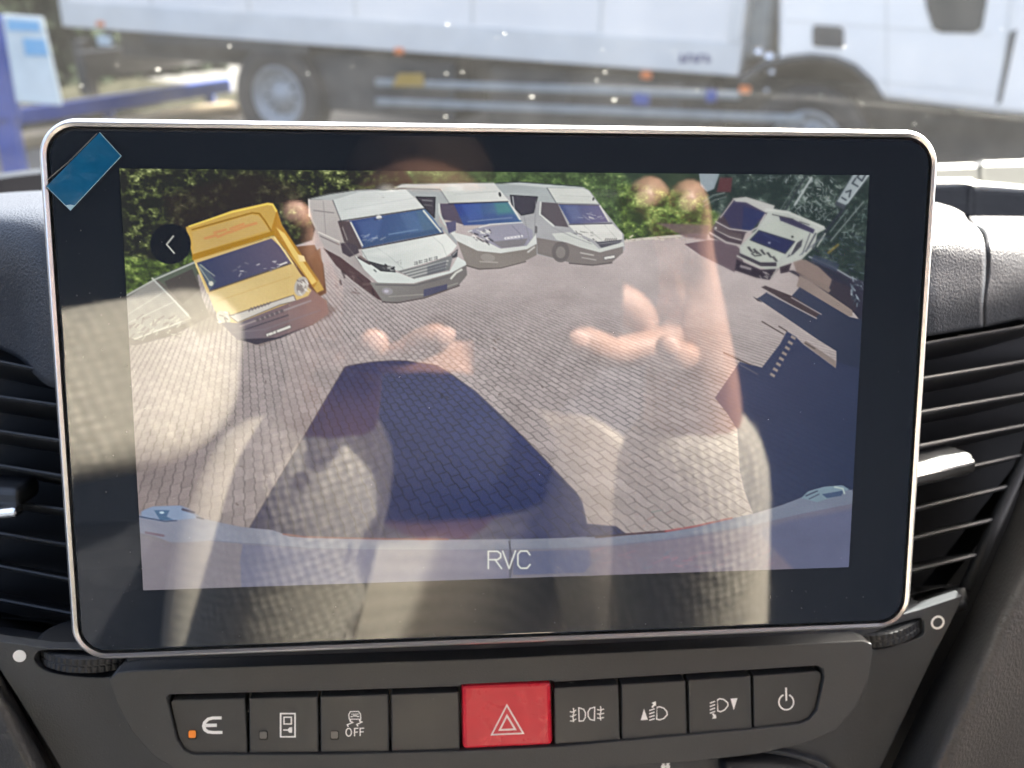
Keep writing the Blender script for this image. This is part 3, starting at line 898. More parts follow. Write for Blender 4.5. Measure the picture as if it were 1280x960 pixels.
# rear fog lamps
ic = Icon()
ic.line([(723.4, 884.8), (724, 901.5), (729, 901), (731.6, 897), (731.8, 891), (729.5, 886.5), (723.4, 884.8), (723.4, 886)], 1.5)
ic.line([(743.4, 884), (743, 900.4), (737.8, 899.4), (735.2, 895.4), (735, 890), (737.6, 885.6), (743.4, 884), (743.4, 885)], 1.5)
for k in range(3):
    ic.line([(712.5, 889.5 + k * 5.8), (715.5, 890.3 + k * 5.5), (720.3, 887.6 + k * 5.5)], 1.4)
    ic.line([(746.4, 887 + k * 5.2), (750, 887.6 + k * 5.2), (755, 886.3 + k * 5.2)], 1.4)
ic.line([(716.6, 885), (717.6, 890), (716, 895), (717, 902.5)], 1.4)
ic.line([(750.6, 882.8), (751.4, 888), (750, 893), (751, 900.5)], 1.4)
ic.done(btns[5])
# beam up
ic = Icon()
ic.poly([(805, 886), (809.8, 899.6), (801, 900.2)])
for k in range(4):
    ic.line([(811.5, 888.2 + k * 4.1), (818.3, 886 + k * 4.1)], 1.7)
ic.line([(815, 884.4), (818, 880.6)], 2.6)
ic.poly([(814.4, 878.6), (819.8, 876.6), (820, 882.6)])
ic.line([(821.3, 884.6), (824, 883.4), (829.5, 885), (833.6, 889.4), (834, 893.4), (830, 898), (824.6, 899.8), (820.8, 899), (821.3, 884.6), (821.4, 885.6)], 1.7)
ic.done(btns[6])
# beam down
ic = Icon()
for k in range(4):
    ic.line([(887.4, 879 + k * 4.2), (893.8, 876.6 + k * 4.2)], 1.7)
ic.line([(891, 892), (893.4, 896)], 2.6)
ic.poly([(890, 898.4), (895.6, 897.8), (894.4, 892.6)])
ic.line([(896.8, 875), (899.5, 873.4), (904.5, 874.2), (909.6, 878.4), (910, 882), (906, 887.2), (901, 889.6), (897.2, 888.6), (896.8, 875), (897, 876)], 1.7)
ic.poly([(913.2, 873.4), (921.8, 872.6), (917.2, 887.6)])
ic.done(btns[7])
# power
ic = Icon()
ic.arc(982.8, 877.6, 9.2, 9.6, 112, 428, 2.0, 26)
ic.line([(982.5, 859.5), (983, 876)], 2.4)
ic.done(btns[8])

# climate panel whose top just shows under the switch panel
cl = thing('climate_panel', 'dark climate control panel with small pale fan symbol, under the switches', 'climate panel', P(800, 1030, -.03))
plate('face', smooth_loop([(560, 972), (700, 962), (830, 950), (905, 941), (960, 938), (1000, 945), (1040, 962), (1060, 1010), (1000, 1060), (560, 1060)], 4), -.0215, .01, MT['face'], cl, bevel=.0008)
patch('knob_ring', [[(898, 944, -.0212), (950, 941, -.0212), (1000, 950, -.0212), (1032, 966, -.0212)], [(905, 960, -.016), (950, 962, -.016), (995, 968, -.016), (1025, 985, -.016)], [(908, 1000, -.012), (950, 1000, -.012), (990, 1005, -.012), (1020, 1010, -.012)]], MT['black'], cl)
ic = Icon()
ic.w = -.0213
for a in (45, 135, 225, 315):
    cx, cy = 832 + 4 * math.cos(math.radians(a)), 955.5 + 4 * math.sin(math.radians(a))
    ic.poly([(cx + 3 * math.cos(t), cy + 3 * math.sin(t)) for t in np.linspace(0, 2 * math.pi, 11)[:-1]])
ic.mb.build('symbol', MT['white'], cl)

# lint and dust on the switch panel and the trim below the display
mb = MB()
for k in range(110):
    c_ = P(rng.uniform(140, 1085), rng.uniform(845, 955), -.0172)
    r_, a0, e_ = .00006 * rng.lognormal(0, .5), rng.uniform(0, 6), rng.uniform(.3, 1)
    if k % 8 == 0:
        r_, e_ = r_ * 5, .09
    mb.add([c_ + r_ * ((math.cos(t) * math.cos(a0) - e_ * math.sin(t) * math.sin(a0)) * UAX + (math.cos(t) * math.sin(a0) + e_ * math.sin(t) * math.cos(a0)) * VAX) for t in np.linspace(0, 2 * math.pi, 7)[:-1]], [tuple(range(6))])
o_ = mb.build('dust_specks', MT['led'], sw)
o_['kind'] = 'stuff'

# ================================================================== display
disp = thing('infotainment_display', 'silver rimmed tablet display showing a reversing camera picture of parked vans', 'display', S2W((0, -HGT / 2, -.01)))
def rr(off, w, r0=.0086):
    return [S2W((x, y, w)) for x, y in rrect(-WID / 2 + off, WID / 2 - off, -HGT / 2 - .0009 + off, HGT / 2 - off, max(.001, r0 - off), 12)]
housing = MB().loops([rr(.012, -.026), rr(.006, -.016), rr(.0022, -.008), rr(.0012, -.0035)], True, True, True).build('housing', MT['slat'], disp, smooth=False)
MB().box(S2W((0, -.012, -.045)), UAX * .035, VAX * .028, NRM * .02).build('mount', MT['black'], disp, bevel=.003)
MB().loops([rr(.0008, -.0060), rr(.0001, -.0042), rr(0, -.0020), rr(.00025, -.0012), rr(.0010, -.0001), rr(.00125, 0), rr(.0019, -.0004), rr(.0020, -.0010), rr(.0021, -.0022)]).build('rim', MT['rim'], disp)
gls = MB().loops([rr(.00235, -.0022), rr(.00235, -.0009), rr(.0029, -.00032), rr(.0031, -.0003)], True, False, True).build('glass', MT['glass'], disp)
MB().loops([rr(.0019, -.0018), rr(.0026, -.0018)]).build('gasket', MT['black'], disp)

# ---- what the reversing camera shows: painted by code onto the lit panel, one colour per point
cxA, cyA, awA, ahA = -0.000381 * WID, 0.013263 * WID, 0.416176 * WID, 0.233844 * WID
NX, NY = 960, 540
uu = np.linspace(cxA - awA, cxA + awA, NX)
vv = np.linspace(cyA + ahA, cyA - ahA, NY)
UU, VV = np.meshgrid(uu, vv)
Q = np.stack([UU - CS[0], VV - CS[1], np.full_like(UU, -CS[2])], -1) @ ROT.T
X = Q[..., 0] / Q[..., 2] * FPX + 640
Y = Q[..., 1] / Q[..., 2] * FPX + 480
IMG = np.zeros((NY, NX, 3))
def lattice(seed):
    return np.random.default_rng(seed).random((256, 256))
def vnoise(x, y, seed):
    L = lattice(seed)
    xi, yi = np.floor(x).astype(int), np.floor(y).astype(int)
    fx, fy = x - xi, y - yi
    fx, fy = fx * fx * (3 - 2 * fx), fy * fy * (3 - 2 * fy)
    g = lambda a, b: L[b % 256, a % 256]
    return (g(xi, yi) * (1 - fx) + g(xi + 1, yi) * fx) * (1 - fy) + (g(xi, yi + 1) * (1 - fx) + g(xi + 1, yi + 1) * fx) * fy
def fbm(x, y, seed, o=4):
    s, a, t = 0, 1, 0
    for k in range(o):
        s = s + a * vnoise(x * 2 ** k, y * 2 ** k, seed + k)
        t += a
        a *= .55
    return s / t
def cover(pts, soft=1.0):
    p = np.asarray(pts, float)
    x0, y0, x1, y1 = p[:, 0].min() - 3, p[:, 1].min() - 3, p[:, 0].max() + 3, p[:, 1].max() + 3
    m = (X > x0) & (X < x1) & (Y > y0) & (Y < y1)
    x, y = X[m], Y[m]
    ins = np.zeros(x.shape, bool)
    dist = np.full(x.shape, 1e9)
    for i in range(len(p)):
        ax, ay = p[i]
        bx_, by_ = p[(i + 1) % len(p)]
        if ay != by_:
            c = ((ay > y) != (by_ > y)) & (x < (bx_ - ax) * (y - ay) / (by_ - ay) + ax)
            ins ^= c
        L2 = (bx_ - ax) ** 2 + (by_ - ay) ** 2 + 1e-9
        t = np.clip(((x - ax) * (bx_ - ax) + (y - ay) * (by_ - ay)) / L2, 0, 1)
        dist = np.minimum(dist, np.hypot(x - ax - t * (bx_ - ax), y - ay - t * (by_ - ay)))
    sd = np.where(ins, dist, -dist)
    return m, np.clip(.5 + sd / soft, 0, 1)
def blend(m, a, c):
    if callable(c):
        c = c(X[m], Y[m])
    IMG[m] = IMG[m] * (1 - a[:, None]) + np.asarray(c, float) * a[:, None]
def poly(pts, c, a=1.0, soft=1.1, edge=None, ew=1.0):
    m, cv = cover(pts, soft)
    blend(m, cv * a, c)
    if edge is not None:
        line(list(pts) + [pts[0]], ew, edge)
def line(pts, w, c, a=1.0):
    p = np.asarray(pts, float)
    m = (X > p[:, 0].min() - w - 2) & (X < p[:, 0].max() + w + 2) & (Y > p[:, 1].min() - w - 2) & (Y < p[:, 1].max() + w + 2)
    x, y = X[m], Y[m]
    dist = np.full(x.shape, 1e9)
    for i in range(len(p) - 1):
        ax, ay = p[i]
        bx_, by_ = p[i + 1]
        L2 = (bx_ - ax) ** 2 + (by_ - ay) ** 2 + 1e-9
        t = np.clip(((x - ax) * (bx_ - ax) + (y - ay) * (by_ - ay)) / L2, 0, 1)
        dist = np.minimum(dist, np.hypot(x - ax - t * (bx_ - ax), y - ay - t * (by_ - ay)))
    blend(m, np.clip(.5 + (w / 2 - dist) / 1.0, 0, 1) * a, c)
def ell(cx, cy, rx, ry, c, a=1.0, rot=0.0):
    t = np.linspace(0, 2 * math.pi, 33)[:-1]
    r = math.radians(rot)
    poly([(cx + rx * math.cos(k) * math.cos(r) - ry * math.sin(k) * math.sin(r), cy + rx * math.cos(k) * math.sin(r) + ry * math.sin(k) * math.cos(r)) for k in t], c, a)
def ramp(p, q, c0, c1):           # colour running from point p to point q
    p, q, c0, c1 = (np.asarray(k, float) for k in (p, q, c0, c1))
    d = q - p
    return lambda x, y: c0 + (c1 - c0) * np.clip(((x - p[0]) * d[0] + (y - p[1]) * d[1]) / (d @ d), 0, 1)[:, None]
def scribble(x0, y0, x1, y1, n, cols, ln=(2, 6), w=(.8, 1.6), seed=1, ang=None):
    r = np.random.default_rng(seed)
    for k in range(n):
        x, y = r.uniform(x0, x1), r.uniform(y0, y1)
        a = r.uniform(0, 3.14) if ang is None else ang + r.normal() * .35
        L = r.uniform(*ln)
        line([(x, y), (x + L * math.cos(a), y + L * math.sin(a))], r.uniform(*w), cols[r.integers(len(cols))], r.uniform(.5, 1))

# block paving seen by the wide lens
V1 = np.array([300, 235, 1.0])
V2 = np.array([2100, 95, 1.0])
O_ = np.array([700, 600, 1.0])
Hm = np.linalg.inv(np.stack([V1 * .000074 * 380, V2 * .0000083 * 1000, O_], 1))
K = np.stack([X, Y, np.ones_like(X)], -1) @ Hm.T
ga, gb = K[..., 0] / K[..., 2], K[..., 1] / K[..., 2]
scale_px = np.clip((Y - 250) / 350, .02, 1.4)
ra = ga * .66
rb = gb * 1.06
zig = .055 * np.sign(np.sin(ra * 2 * math.pi)) * np.clip(np.abs(np.sin(ra * 2 * math.pi)) * 3, 0, 1)
rb2 = rb + zig
row = np.floor(rb2)
fr = np.abs(rb2 - row - .5)
sa = ra + .5 * (row % 2) + .13 * np.sin(row * 12.9)
fa = np.abs(sa - np.floor(sa) - .5)
def width_of(f):
    gy, gx = np.gradient(f)
    return np.hypot(gx, gy) + 1e-6
wb = width_of(rb)
wa = width_of(ra)
jn_b = np.clip(1.0 - (.5 - fr) / (wb * 1.2), 0, 1) * np.clip(.42 / wb - .9, 0, 1)
jn_a = np.clip(1.0 - (.5 - fa) / (wa * 1.15), 0, 1) * np.clip(.30 / wa - .9, 0, 1) * np.clip(.3 / wb - .9, 0, 1)
tone = lattice(77)[(row.astype(int)) % 256, np.floor(sa).astype(int) % 256]
near = np.clip((Y - 330) / 330, 0, 1)[..., None]
base = np.array([176, 165, 163]) * (1 - near) + np.array([150, 140, 139]) * near
lft = np.clip((480 - X) / 330, 0, 1)[..., None] * near
base = base * (1 - lft) + np.array([124, 112, 110]) * lft
mot = fbm(X / 46, Y / 30, 5, 5)
base = base * (1 + .14 * (mot[..., None] - .5) + .10 * (tone[..., None] - .5) * np.clip(.3 / wb - .4, 0, 1)[..., None])
jn_a = jn_a * (.35 + .65 * np.clip((X - 380) / 160, 0, 1))
jn = np.clip(np.maximum(jn_b, jn_a * .8) * (.45 + .9 * fbm(X / 17, Y / 13, 31, 3)), 0, 1)
PAVE = base * (1 - .34 * jn[..., None]) + rng.normal(size=X.shape)[..., None] * 2.2
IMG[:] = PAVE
# hedge and trees
fo1, fo2, fo3 = fbm(X / 17, Y / 12, 41, 5), fbm(X / 5.5, Y / 4.5, 51, 4), vnoise(X / 2.4, Y / 2.0, 61)
def foliage(x_, dark, mid, light, lo, hi):
    t = np.clip((.55 * fo1 + .45 * fo2 - lo) / (hi - lo), 0, 1)
    t = t * (.45 + .75 * fo3)
    c = np.where(t[..., None] < .5, np.array(dark) + (np.array(mid) - np.array(dark)) * (t[..., None] * 2), np.array(mid) + (np.array(light) - np.array(mid)) * (t[..., None] * 2 - 1))
    return c
LEAF_L = foliage(X, (33, 35, 33), (68, 76, 46), (150, 158, 104), .48, .68)
LEAF_M = foliage(X, (50, 62, 44), (80, 102, 62), (136, 154, 98), .34, .68)
LEAF_R = foliage(X, (34, 45, 44), (54, 68, 63), (118, 130, 124), .48, .70)
LEAF_C = foliage(X, (46, 56, 36), (90, 112, 54), (150, 168, 92), .38, .66)
def paint(pts, arr, soft=2.0, a=1.0):
    m, cv = cover(pts, soft)
    IMG[m] = IMG[m] * (1 - cv[:, None] * a) + arr[m] * cv[:, None] * a
paint([(140, 195), (560, 195), (540, 240), (480, 250), (400, 262), (390, 300), (300, 330), (240, 345), (205, 352), (150, 385)], LEAF_L)
poly([(205, 245), (310, 215), (372, 232), (388, 262), (340, 258), (250, 285), (215, 290)], (40, 34, 34), .72, 14)
paint([(500, 195), (900, 195), (905, 262), (885, 292), (780, 300), (740, 260), (640, 236), (520, 236)], LEAF_M, 4)
paint([(140, 318), (196, 325), (246, 300), (240, 336), (150, 388)], LEAF_C, 5, .9)
paint([(770, 232), (880, 228), (900, 282), (870, 292), (780, 299)], LEAF_C, 8, .8)
poly([(770, 205), (880, 205), (884, 236), (852, 240), (790, 230)], (42, 54, 46), .85, 8)
paint([(868, 195), (1100, 195), (1100, 420), (1068, 372), (1040, 350), (1000, 330), (960, 300), (890, 262)], LEAF_R, 5)
line([(772, 303), (800, 299), (870, 293), (905, 296)], 3.2, (196, 188, 178), .9)
scribble(765, 296, 880, 300, 26, [(205, 195, 180), (160, 150, 140)], (2, 5), (1, 2), 3, 0)
poly([(874, 216), (900, 216), (893, 236), (884, 240), (876, 232)], (150, 162, 170), .9)
poly([(900, 222), (916, 222), (914, 240), (896, 240)], (88, 52, 56), .9)
line([(880, 252), (892, 244), (906, 241)], 2, (120, 132, 130), .8)
line([(879, 258), (894, 250), (908, 246)], 1.5, (110, 122, 120), .8)
scribble(995, 218, 1050, 262, 85, [(150, 160, 160), (118, 130, 130), (170, 178, 176)], (2, 6), (.8, 1.8), 8)
scribble(1050, 255, 1085, 300, 40, [(120, 134, 134), (90, 108, 104)], (2, 6), (.8, 1.6), 9)
scribble(985, 250, 1045, 275, 46, [(150, 160, 160), (118, 130, 130)], (2, 5), (.8, 1.6), 12)
scribble(935, 217, 1000, 226, 26, [(140, 150, 150), (100, 112, 112)], (2, 5), (.8, 1.6), 13)
scribble(1010, 290, 1080, 345, 60, [(90, 104, 112), (60, 72, 84), (38, 44, 54)], (3, 9), (.8, 2), 10, .5)
# poles and the company sign
line([(1008, 219), (981, 264)], 2.6, (44, 52, 56))
line([(1003, 219), (976, 262)], 1.2, (110, 120, 122), .7)
line([(1015, 222), (994, 256)], 2.6, (168, 176, 176))
line([(1056, 260), (1032, 290)], 3.5, (40, 46, 54))
line([(1060, 262), (1038, 290)], 1.2, (120, 132, 134), .9)
line([(1080, 252), (1039, 301)], 1.6, (128, 138, 138), .9)
poly([(1069, 214), (1092, 214), (1058, 257), (1046, 252)], (150, 160, 164), edge=(60, 68, 74), ew=1)
poly([(1046, 252), (1058, 257), (1055, 262), (1044, 256)], (60, 66, 74))
for (ax, ay, bx_, by_) in ((1053, 247, 1058, 250), (1058, 240, 1064, 238), (1064, 238, 1062, 246), (1066, 229, 1073, 233), (1066, 229, 1070, 223), (1072, 221, 1078, 226), (1078, 226, 1082, 219), (1072, 221, 1077, 215)):
    line([(ax, ay), (bx_, by_)], 2.0, (46, 52, 60))
line([(1087, 217), (1060, 254)], 1.2, (196, 204, 206), .8)
# shadows of the building at the right
SH = (46, 47, 66)
def shade(pts, f, soft=1.5, tint=(1.0, 1.0, 1.0), a=1.0, arr=None):
    m, cv = cover(pts, soft)
    src = PAVE if arr is None else arr
    c = src[m] * f * np.array(tint)
    cv = cv[:, None] * a
    IMG[m] = IMG[m] * (1 - cv) + c * cv
poly([(990, 322), (1036, 330), (1062, 346), (1040, 366), (1000, 352)], (128, 112, 106))
poly([(1008, 318), (1066, 347), (1082, 352), (1090, 420), (1068, 391), (1046, 378), (1036, 362), (1041, 350)], (42, 42, 56))
line([(1012, 321), (1040, 333), (1062, 346), (1072, 350)], 2.2, (150, 156, 164), .9)
line([(1010, 325), (1060, 352)], 2.0, (40, 44, 56))
poly([(984, 338), (992, 338), (1038, 361), (1040, 350), (1062, 358), (1072, 382), (1068, 390), (1014, 354)], (50, 46, 56))
poly([(996, 341), (1034, 356), (1039, 363), (1036, 366)], (122, 108, 102))
poly([(1000, 344), (1014, 352), (1066, 388), (1066, 395), (1060, 396), (996, 358)], (134, 120, 114))
scribble(1062, 346, 1080, 382, 26, [(140, 150, 160), (92, 104, 116), (50, 56, 68)], (3, 9), (1, 2.6), 17, 1.2)
NAVY = ramp((950, 370), (1085, 440), (60, 64, 84), (36, 43, 62))
poly([(947, 373), (952, 370), (959, 365), (992, 382), (989, 371), (1000, 359), (1062, 396), (1095, 404), (1095, 500), (1046, 462), (1046, 439), (1022, 424), (990, 402)], NAVY)
poly([(942, 371), (950, 375), (953, 378), (947, 376)], (60, 56, 62))
poly([(952, 359), (957, 357), (993, 371), (1025, 392), (1020, 397), (988, 380)], (66, 56, 60))
line([(960, 366), (1021, 398)], 1.7, (146, 138, 140))
line([(990, 372), (1027, 393)], 1.5, (138, 130, 134))
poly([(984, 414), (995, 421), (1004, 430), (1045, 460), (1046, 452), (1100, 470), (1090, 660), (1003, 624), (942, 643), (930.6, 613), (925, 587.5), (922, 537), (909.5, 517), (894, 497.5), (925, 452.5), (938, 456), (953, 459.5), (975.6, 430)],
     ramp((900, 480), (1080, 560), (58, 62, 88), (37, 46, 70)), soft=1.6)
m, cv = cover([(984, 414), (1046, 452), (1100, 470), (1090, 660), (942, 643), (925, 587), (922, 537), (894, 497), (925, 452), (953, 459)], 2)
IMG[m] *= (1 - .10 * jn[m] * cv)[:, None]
poly([(1004, 429), (1008, 426), (1046, 452), (1045, 460)], (128, 116, 112))
line([(1007, 429), (1019, 436)], 1.5, (84, 76, 74))
for k in range(8):
    t = k / 7
    x, y = 993.5 - 26 * t, 421 + 47 * t
    poly([(x - 3.4, y - 2.2), (x + 2.2, y + 1.2), (x + .6, y + 4.2), (x - 5.0, y + .8)], (140, 128, 124), .95)
line([(953, 402), (980, 418)], 1.4, (78, 68, 66))
line([(974, 408), (984, 414)], 1.4, (78, 68, 66))
line([(905, 441), (938, 456)], 1.4, (72, 60, 60))
line([(924, 455), (947, 468)], 1.2, (110, 104, 112), .7)
# flat trailer at the left
poly([(150, 372), (196, 347), (243, 326), (252, 372), (262, 396), (215, 420), (170, 432), (150, 430)], (96, 92, 86))
poly([(150, 378), (192, 350), (236, 392), (238, 402), (190, 416), (170, 424), (160, 422), (156, 404)], (140, 138, 132))
poly([(190, 347), (243, 327), (246, 345), (214, 362), (200, 352)], (82, 92, 80), .9)
poly([(205, 352), (240, 336), (250, 362), (228, 380), (212, 364)], (70, 66, 64))
line([(150, 374), (192, 350), (243, 328)], 1.8, (176, 180, 172))
line([(190, 348), (214, 372), (238, 398)], 2.2, (178, 180, 174))
line([(158, 394), (206, 364)], 1.2, (170, 170, 164), .8)
line([(160, 404), (220, 376)], 1.2, (176, 174, 168), .8)
line([(168, 424), (238, 398)], 1.8, (182, 180, 172))
scribble(160, 398, 225, 428, 60, [(178, 174, 162), (108, 100, 92), (90, 84, 78)], (3, 10), (.8, 1.8), 21, -.6)
poly([(226, 400), (262, 384), (280, 412), (250, 420)], (112, 104, 96), .6, 5)
# yellow box van
poly([(262, 392), (300, 424), (326, 432), (412, 396), (420, 386), (396, 372)], (92, 74, 70), .55, 5)
poly([(349, 300), (372, 308), (393, 306), (404, 330), (408, 366), (398, 372), (380, 352)], (104, 72, 52))
poly([(385, 322), (400, 310), (404, 340), (404, 364)], (122, 84, 58), .8)
poly([(232, 284), (290, 263), (335, 253), (341, 254), (346, 262), (352, 281), (377, 319), (398, 350), (405, 362), (396, 366), (386, 352), (343, 294), (242, 327)], (190, 154, 76))
poly([(338, 290), (346, 262), (352, 281), (377, 319), (398, 350), (392, 360), (366, 322)], (170, 122, 40))
poly([(345, 284), (356, 292), (378, 326), (396, 352), (390, 356), (366, 320)], (222, 190, 106))
poly([(372, 318), (380, 320), (382, 327), (374, 327)], (232, 208, 150))
line([(236, 283), (290, 265), (334, 255), (341, 256), (345, 264)], 1.8, (232, 204, 92))
line([(240, 287), (315, 266), (324, 267), (331, 276), (339, 289)], 2.0, (146, 104, 32))
poly([(240, 290), (314, 268), (323, 270), (336, 287), (242, 317)], (190, 158, 92))
poly([(240, 318), (343, 288), (343, 293.5), (240, 325.5)], (162, 118, 34))
for (ax, ay, bx_, by_) in ((256, 298, 270, 294), (272, 296, 286, 290), (268, 291, 282, 287), (288, 290, 304, 284), (288, 286, 304, 280), (306, 283, 320, 279)):
    line([(ax, ay), (bx_, by_)], 3.2, (196, 128, 78), .75)
poly([(242, 326), (343, 294.6), (350, 304), (367, 329), (386.5, 361), (408, 376), (410, 392), (391, 406), (350, 421), (319, 429), (297, 424), (276, 404), (260, 367)], (202, 174, 114))
poly([(246, 328.5), (339, 298), (352, 310), (364, 329), (330, 340), (262, 364)], ramp((260, 340), (350, 310), (56, 62, 92), (92, 84, 104)))
poly([(246, 330), (252, 330), (270, 352), (262, 363)], (86, 100, 110), .8)
line([(250, 331), (268, 345)], 1.4, (166, 172, 160), .8)
line([(249, 334), (264, 356)], 1.4, (166, 172, 160), .8)
ell(263.5, 354.5, 3, 3, (200, 200, 186))
line([(262, 364), (300, 351), (364, 329)], 1.8, (88, 78, 70))
line([(343, 297), (366, 330)], 1.5, (236, 214, 150))
line([(244, 329), (259, 366)], 1.5, (226, 204, 140))
scribble(290, 325, 358, 346, 18, [(190, 186, 190), (130, 128, 140)], (2, 5), (.8, 1.6), 23, -.3)
line([(350, 331), (358, 328)], 1.8, (220, 214, 206))
poly([(260, 367), (320, 348), (365, 331), (380, 348), (370, 360), (366, 368), (288, 394), (268, 388)], ramp((270, 380), (370, 345), (208, 186, 132), (206, 178, 114)))
line([(270, 377), (366, 345)], .8, (190, 150, 76), .5)
poly([(286, 395), (330, 381), (367, 369), (370, 376), (350, 381), (297, 403)], (196, 190, 180), edge=(92, 82, 78), ew=.9)
for k in range(7):
    line([(311 + k * 4, 389 - k * 1.4), (314 + k * 4, 385 - k * 1.2)], 1.6, (110, 100, 96))
ell(376.5, 358, 8.5, 12.5, (178, 172, 162), 1, 18)
ell(376.5, 358, 5.5, 9, (120, 112, 108), .8, 18)
scribble(369, 350, 382, 368, 16, [(226, 222, 212), (84, 78, 76)], (3, 7), (.9, 1.6), 25, .9)
ell(279, 397, 7, 10, (180, 174, 164), 1, -50)
scribble(271, 390, 288, 404, 14, [(228, 224, 214), (84, 78, 76)], (3, 7), (.9, 1.6), 27, .7)
poly([(276, 404), (286, 403), (297, 404), (350, 383), (385, 370), (390, 362), (408, 376), (411, 392), (391, 406), (350, 421), (319, 430), (297, 425)], ramp((290, 415), (400, 380), (98, 94, 106), (134, 104, 98)))
line([(300, 408), (352, 389), (388, 376)], 2.2, (150, 138, 138), .9)
line([(303, 413), (360, 394)], 1.4, (66, 60, 68), .9)
line([(290, 416), (330, 412), (400, 388)], 1.4, (120, 112, 118), .8)
for k in range(6):
    ell(322 + k * 6, 400 - k * 2.2, 2.3, 2.3, (86, 78, 82), .8)
poly([(300, 424), (345, 422), (392, 405), (350, 423), (320, 431)], (56, 52, 62), .9)
poly([(332, 417.5), (363, 406), (364, 410), (333, 421.5)], (208, 204, 196), edge=(80, 72, 74), ew=.8)
scribble(335, 410, 361, 419, 10, [(92, 84, 84)], (1, 3), (.8, 1.2), 29, 1.2)
# three white vans
WH, WG, SD, DK = (204, 208, 205), (176, 180, 180), (160, 160, 162), (72, 64, 70)
poly([(617, 231), (650, 229), (684, 231), (730, 234), (738, 239), (750, 256), (770, 281), (780, 293), (781, 312), (765, 328), (741, 331), (712, 328), (672, 318), (640, 300)], SD)
poly([(617, 229), (684, 234.5), (695, 253), (676, 252), (630, 244)], (160, 166, 166))
poly([(622, 229), (650, 227.5), (728, 234), (730, 236), (684, 234.5)], (182, 188, 186))
line([(620, 229), (650, 227.5), (728, 233)], 1.2, (60, 66, 70))
poly([(684, 234.5), (729, 235), (736, 238), (749, 255), (695, 253.3)], (196, 198, 192), edge=(150, 154, 154), ew=.8)
line([(684, 235), (695, 253)], 1, (96, 100, 104))
poly([(638, 244), (672, 246), (667, 266), (652, 269), (640, 256)], (58, 56, 66), edge=(34, 36, 42), ew=1.2)
line([(641, 246), (643, 262)], 1.6, (160, 164, 166), .9)
poly([(676.5, 252.5), (697, 254), (711, 284), (692, 282), (675, 270)], (84, 78, 84))
line([(676, 253), (675, 268), (692, 282)], 2.2, (198, 200, 196))
poly([(698, 254.8), (750, 255.6), (761, 277.5), (712.5, 280)], ramp((700, 260), (760, 275), (70, 82, 122), (108, 100, 128)))
line([(750, 257), (761, 276)], 2, (200, 198, 192))
scribble(722, 267, 756, 276, 12, [(190, 186, 190), (130, 128, 148)], (3, 8), (.8, 1.5), 33, 0)
line([(698, 255), (749, 256.5)], 1.1, (96, 92, 94))
ell(742, 248.5, 1.2, 2.2, (66, 66, 66), 1, 20)
poly([(711, 281.5), (766, 280), (778, 291.6), (778, 300), (750, 303), (740, 299), (719, 290)], (208, 207, 201))
line([(712, 280.5), (765, 279)], 1.3, (70, 68, 84))
scribble(716, 288, 744, 301, 24, [(86, 84, 86), (212, 210, 204), (150, 148, 146)], (2, 6), (.8, 1.5), 35, .5)
poly([(745, 302.5), (778, 299.5), (773, 307), (752, 310)], (82, 82, 90))
line([(748, 305), (775, 302)], 1, (150, 150, 152), .7)
for k in range(6):
    line([(756.5 + k * 2.6, 300.4), (758 + k * 2.6, 298.2)], 1.1, (110, 106, 106))
poly([(709, 303), (735, 307), (747, 311), (750, 315), (779, 308), (779, 316), (765, 328), (741, 331), (712, 328), (672, 317), (671, 297), (694, 301)], (122, 115, 112))
poly([(690, 292), (712, 290), (740, 303), (749, 311), (779.5, 302.5), (780.5, 307.5), (750, 315.5), (725, 309), (708, 303), (696, 300)], (194, 196, 190))
ell(701, 315, 11, 13, (100, 95, 94), .9)
ell(701, 315.5, 6, 7.5, (132, 126, 122), .9)
line([(726, 316), (742, 319)], 1.6, (184, 180, 174), .9)
line([(728, 322), (745, 325)], 1.4, (176, 172, 166), .8)
poly([(755, 321), (769, 318.6), (769, 322.6), (755.6, 324.8)], (206, 204, 198), edge=(88, 84, 88), ew=.7)
line([(712, 329), (741, 331.5), (765, 328.5)], 1.6, (88, 82, 82))
line([(670, 284), (670, 290)], 3.4, (98, 96, 98))
line([(670, 252), (668, 300)], .9, (130, 130, 134), .9)
# second van
poly([(494, 234.6), (550.5, 236.3), (561, 253.5), (549, 254.4), (549, 277), (571, 300), (571, 306), (531, 262), (518, 246)], (158, 162, 162))
poly([(494, 234.6), (502, 230.5), (560, 229), (617.5, 228.6), (636.4, 251), (561, 253.5), (550.5, 236.3)], ramp((560, 250), (620, 230), (190, 193, 188), (206, 207, 202)))
line([(494, 233.5), (502, 230), (617, 228)], 1.0, (110, 116, 112))
line([(500, 235.5), (550, 236.5), (561, 253)], 1.0, (112, 116, 118))
ell(625, 243, 1.6, 3, (52, 52, 54), 1, -15)
poly([(520, 246), (544, 246.6), (543, 272), (532, 261)], (60, 56, 64), edge=(36, 36, 42), ew=1.3)
line([(528, 250), (540, 251)], 1.2, (140, 138, 142), .9)
line([(530, 256), (540, 257)], 1, (110, 108, 112), .9)
poly([(549.6, 254.4), (568, 254.4), (580, 281), (563, 276), (553, 274)], (78, 70, 86))
line([(549, 255), (549, 266), (556, 280), (568, 290)], 2.2, (190, 194, 190))
poly([(567, 254.4), (635, 251.8), (649, 271.6), (653, 279), (580, 281.5)], ramp((575, 260), (648, 272), (44, 60, 124), (86, 124, 140)))
poly([(574, 270), (640, 264), (648, 272), (652, 279), (580, 281)], (60, 78, 130), .7, 5)
poly([(618, 254), (634, 253), (642, 266), (622, 268)], (72, 128, 124), .7, 5)
line([(636, 252), (650, 274)], 2.2, (206, 206, 202))
